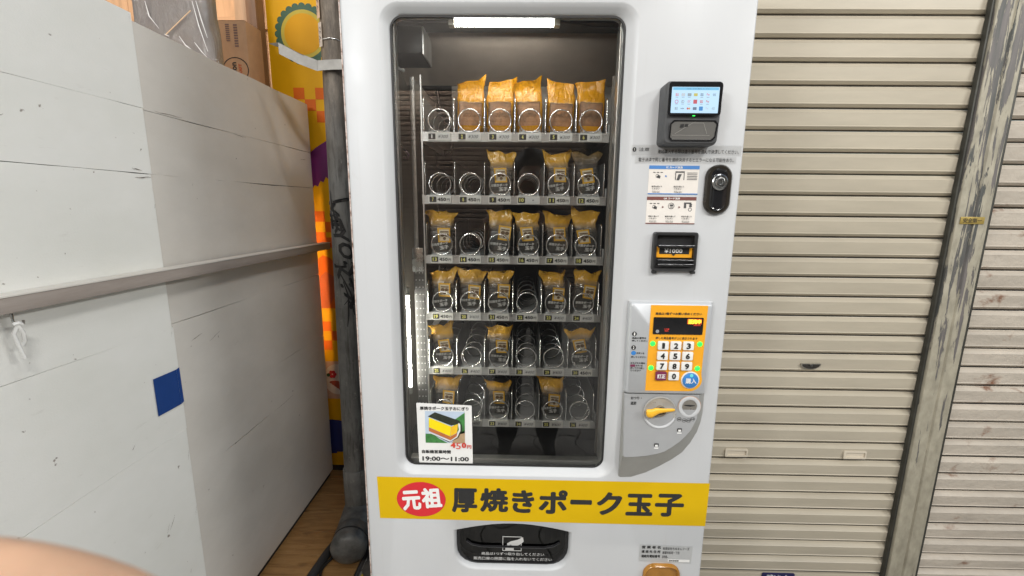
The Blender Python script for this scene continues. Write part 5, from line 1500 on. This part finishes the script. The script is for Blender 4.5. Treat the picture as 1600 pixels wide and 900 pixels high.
nk = vv((BX,BY+.02,1.49), .052, nk0); hd0 = vv((BX,BY+.035,1.55), (.068,.082), nk); hd1 = vv((BX,BY+.03,1.62), (.078,.092), hd0); hd2 = vv((BX,BY+.02,1.69), (.066,.078), hd1)
for s in (-1, 1):
    hp = vv((BX+s*.10,BY,.86), .105, pel); kn_ = vv((BX+s*.115,BY+.02,.48), .088, hp); an = vv((BX+s*.12,BY-.01,.11), .080, kn_)
    ft = vv((BX+s*.125,BY+.02,.052), .045, an); toe = vv((BX+s*.14,BY+.16,.036), .034, ft)
    sh = vv((BX+s*.185,BY+.01,1.37), .068, ch)
    if s < 0:
        el = vv((BX-.30,BY+.13,1.15), .050, sh); wr = vv((-.150,-.045,1.365), .030, el); pm_ = vv((-.128,.000,1.388), (.022,.036), wr); pk = vv((-.112,.026,1.398), (.020,.034), pm_)
    else:
        el = vv((BX+.30,BY+.14,1.14), .050, sh); wr = vv((.135,-.060,1.355), .030, el); pm_ = vv((.115,-.030,1.385), (.022,.036), wr); pk = vv((.100,-.012,1.405), (.020,.034), pm_)
    if s < 0:
        # index reaches across below the lens; others curl behind the phone; thumb along its back
        f1 = vv((-.094,.043,1.3990), .0100, pk); f2 = vv((-.072,.0465,1.3980), .0098, f1); f3 = vv((-.0530,.0455,1.3955), .0094, f2); f4 = vv((-.0395,.0440,1.3885), .0080, f3)
        for q_, (dx, dz_) in enumerate(((-.004,-.014), (-.008,-.030), (-.012,-.045))):
            g1 = vv((-.105+dx,.035-.004*q_,1.390+dz_), .0088, pk); g2_ = vv((-.090+dx,.030-.006*q_,1.386+dz_), .0080, g1); g3 = vv((-.082+dx,.014-.004*q_,1.386+dz_), .0070, g2_)
        t1 = vv((-.108,-.022,1.408), .0115, pm_); t2 = vv((-.088,-.030,1.425), .0100, t1); t3 = vv((-.070,-.030,1.438), .0082, t2)
    else:
        for q_ in range(4):
            g1 = vv((.095-.002*q_,.014,1.418-.019*q_), .0088, pk); g2_ = vv((.086-.002*q_,.016,1.420-.019*q_), .0080, g1); g3 = vv((.078-.002*q_,.008,1.421-.019*q_), .0068, g2_)
        t1 = vv((.092,-.035,1.415), .0115, pm_); t2 = vv((.078,-.034,1.430), .0100, t1); t3 = vv((.064,-.030,1.440), .0082, t2)
body = skin_mesh('body', V, E, RR, 2)
for mt in (m_skin, m_cloth, m_trous, m_shoe): body.materials.append(mt)
for p in body.polygons:
    c = p.center
    if c.z < .075: p.material_index = 3
    elif c.z < .98 : p.material_index = 2
    elif c.z > 1.465 and abs(c.x-BX) < .16 and c.y < -.25: p.material_index = 0
    elif c.y > -.12: p.material_index = 0
    else: p.material_index = 1
per = thing('person', (BX,BY,-1.45), 'photographer in dark clothes whose blurred finger enters at the lower left', 'person')
bo_ = bpy.data.objects.new('body', body); COL.objects.link(bo_); bo_.parent = per
bo_.location = -ROOT_LOC[per.name]
m = MB(); rings = []
for k in range(8):
    ph = math.pi*.62*k/7
    rings.append([(BX+.092*math.sin(ph)*math.cos(a), BY+.012+.108*math.sin(ph)*math.sin(a)-.016*math.sin(ph), 1.655-H+.098*math.cos(ph)-(.05*math.sin(ph)*max(0,-math.sin(a)))+.03*math.sin(ph)*max(0,math.sin(a))) for a in [2*math.pi*i/18 for i in range(18)]])
m.loft(rings, False, False).build('hair', m_hair, per, smooth=True, angle=80)
for s in (-1, 1):
    MB().tube([(BX+s*.030,BY+.112,1.615-H),(BX+s*.030,BY+.122,1.615-H)], [.011,.006], 10).build('eye', m_print_white, per, smooth=True)
    MB().tube([(BX+s*.083,BY+.03,1.64-H),(BX+s*.090,BY+.025,1.61-H),(BX+s*.084,BY+.03,1.58-H)], [.008,.013,.007], 8).build('ear', m_skin, per, smooth=True)
MB().tube([(BX,BY+.108,1.615-H),(BX,BY+.128,1.590-H),(BX,BY+.138,1.577-H),(BX,BY+.112,1.570-H)], [.007,.010,.013,.007], 10).build('nose', m_skin, per, smooth=True)
MB().tube([(BX-.022,BY+.106,1.542-H),(BX,BY+.116,1.540-H),(BX+.022,BY+.106,1.542-H)], [.003,.006,.003], 8).build('mouth', MAT('lips', (.36,.13,.11), .5), per, smooth=True)
ph_ = MB(); ph_.box(-.076,-.0175,-.052, .086,-.0095,.022)
tag(ph_.build('smartphone', m_gloss_black, bevel=.003), "black phone held in the photographer's two hands", 'phone')
# loose cables at the pipe's foot
cab = thing('loose_cables', (-.62,1.60,-1.45), 'tangle of dirty cables on the floor round the capped pipe', 'cable')
for k, (pts, r) in enumerate(((((-.60,1.80,-1.44),(-.62,1.66,-1.43),(-.60,1.55,-1.437),(-.565,1.42,-1.440)), .006),
                              (((-.745,1.60,-1.440),(-.775,1.52,-1.442),(-.745,1.44,-1.441),(-.68,1.41,-1.441),(-.63,1.43,-1.441)), .0055),
                              (((-.60,1.43,-1.440),(-.64,1.385,-1.441),(-.70,1.37,-1.442),(-.74,1.40,-1.441)), .007),
                              (((-.56,1.62,-1.43),(-.565,1.52,-1.40),(-.55,1.44,-1.43),(-.56,1.36,-1.441)), .0045))):
    P = [Vector(p) for p in pts]; path = []
    for i in range(len(P)-1):
        p0, p1, p2, p3 = P[max(i-1,0)], P[i], P[i+1], P[min(i+2,len(P)-1)]
        for q_ in range(6):
            t = q_/6
            path.append(.5*((2*p1)+(p2-p0)*t+(2*p0-5*p1+4*p2-p3)*t*t+(3*p1-p0-3*p2+p3)*t**3))
    path.append(P[-1])
    MB().tube(path, r, 8).build('cable', m_rag if k == 2 else m_rubber, cab, smooth=True)
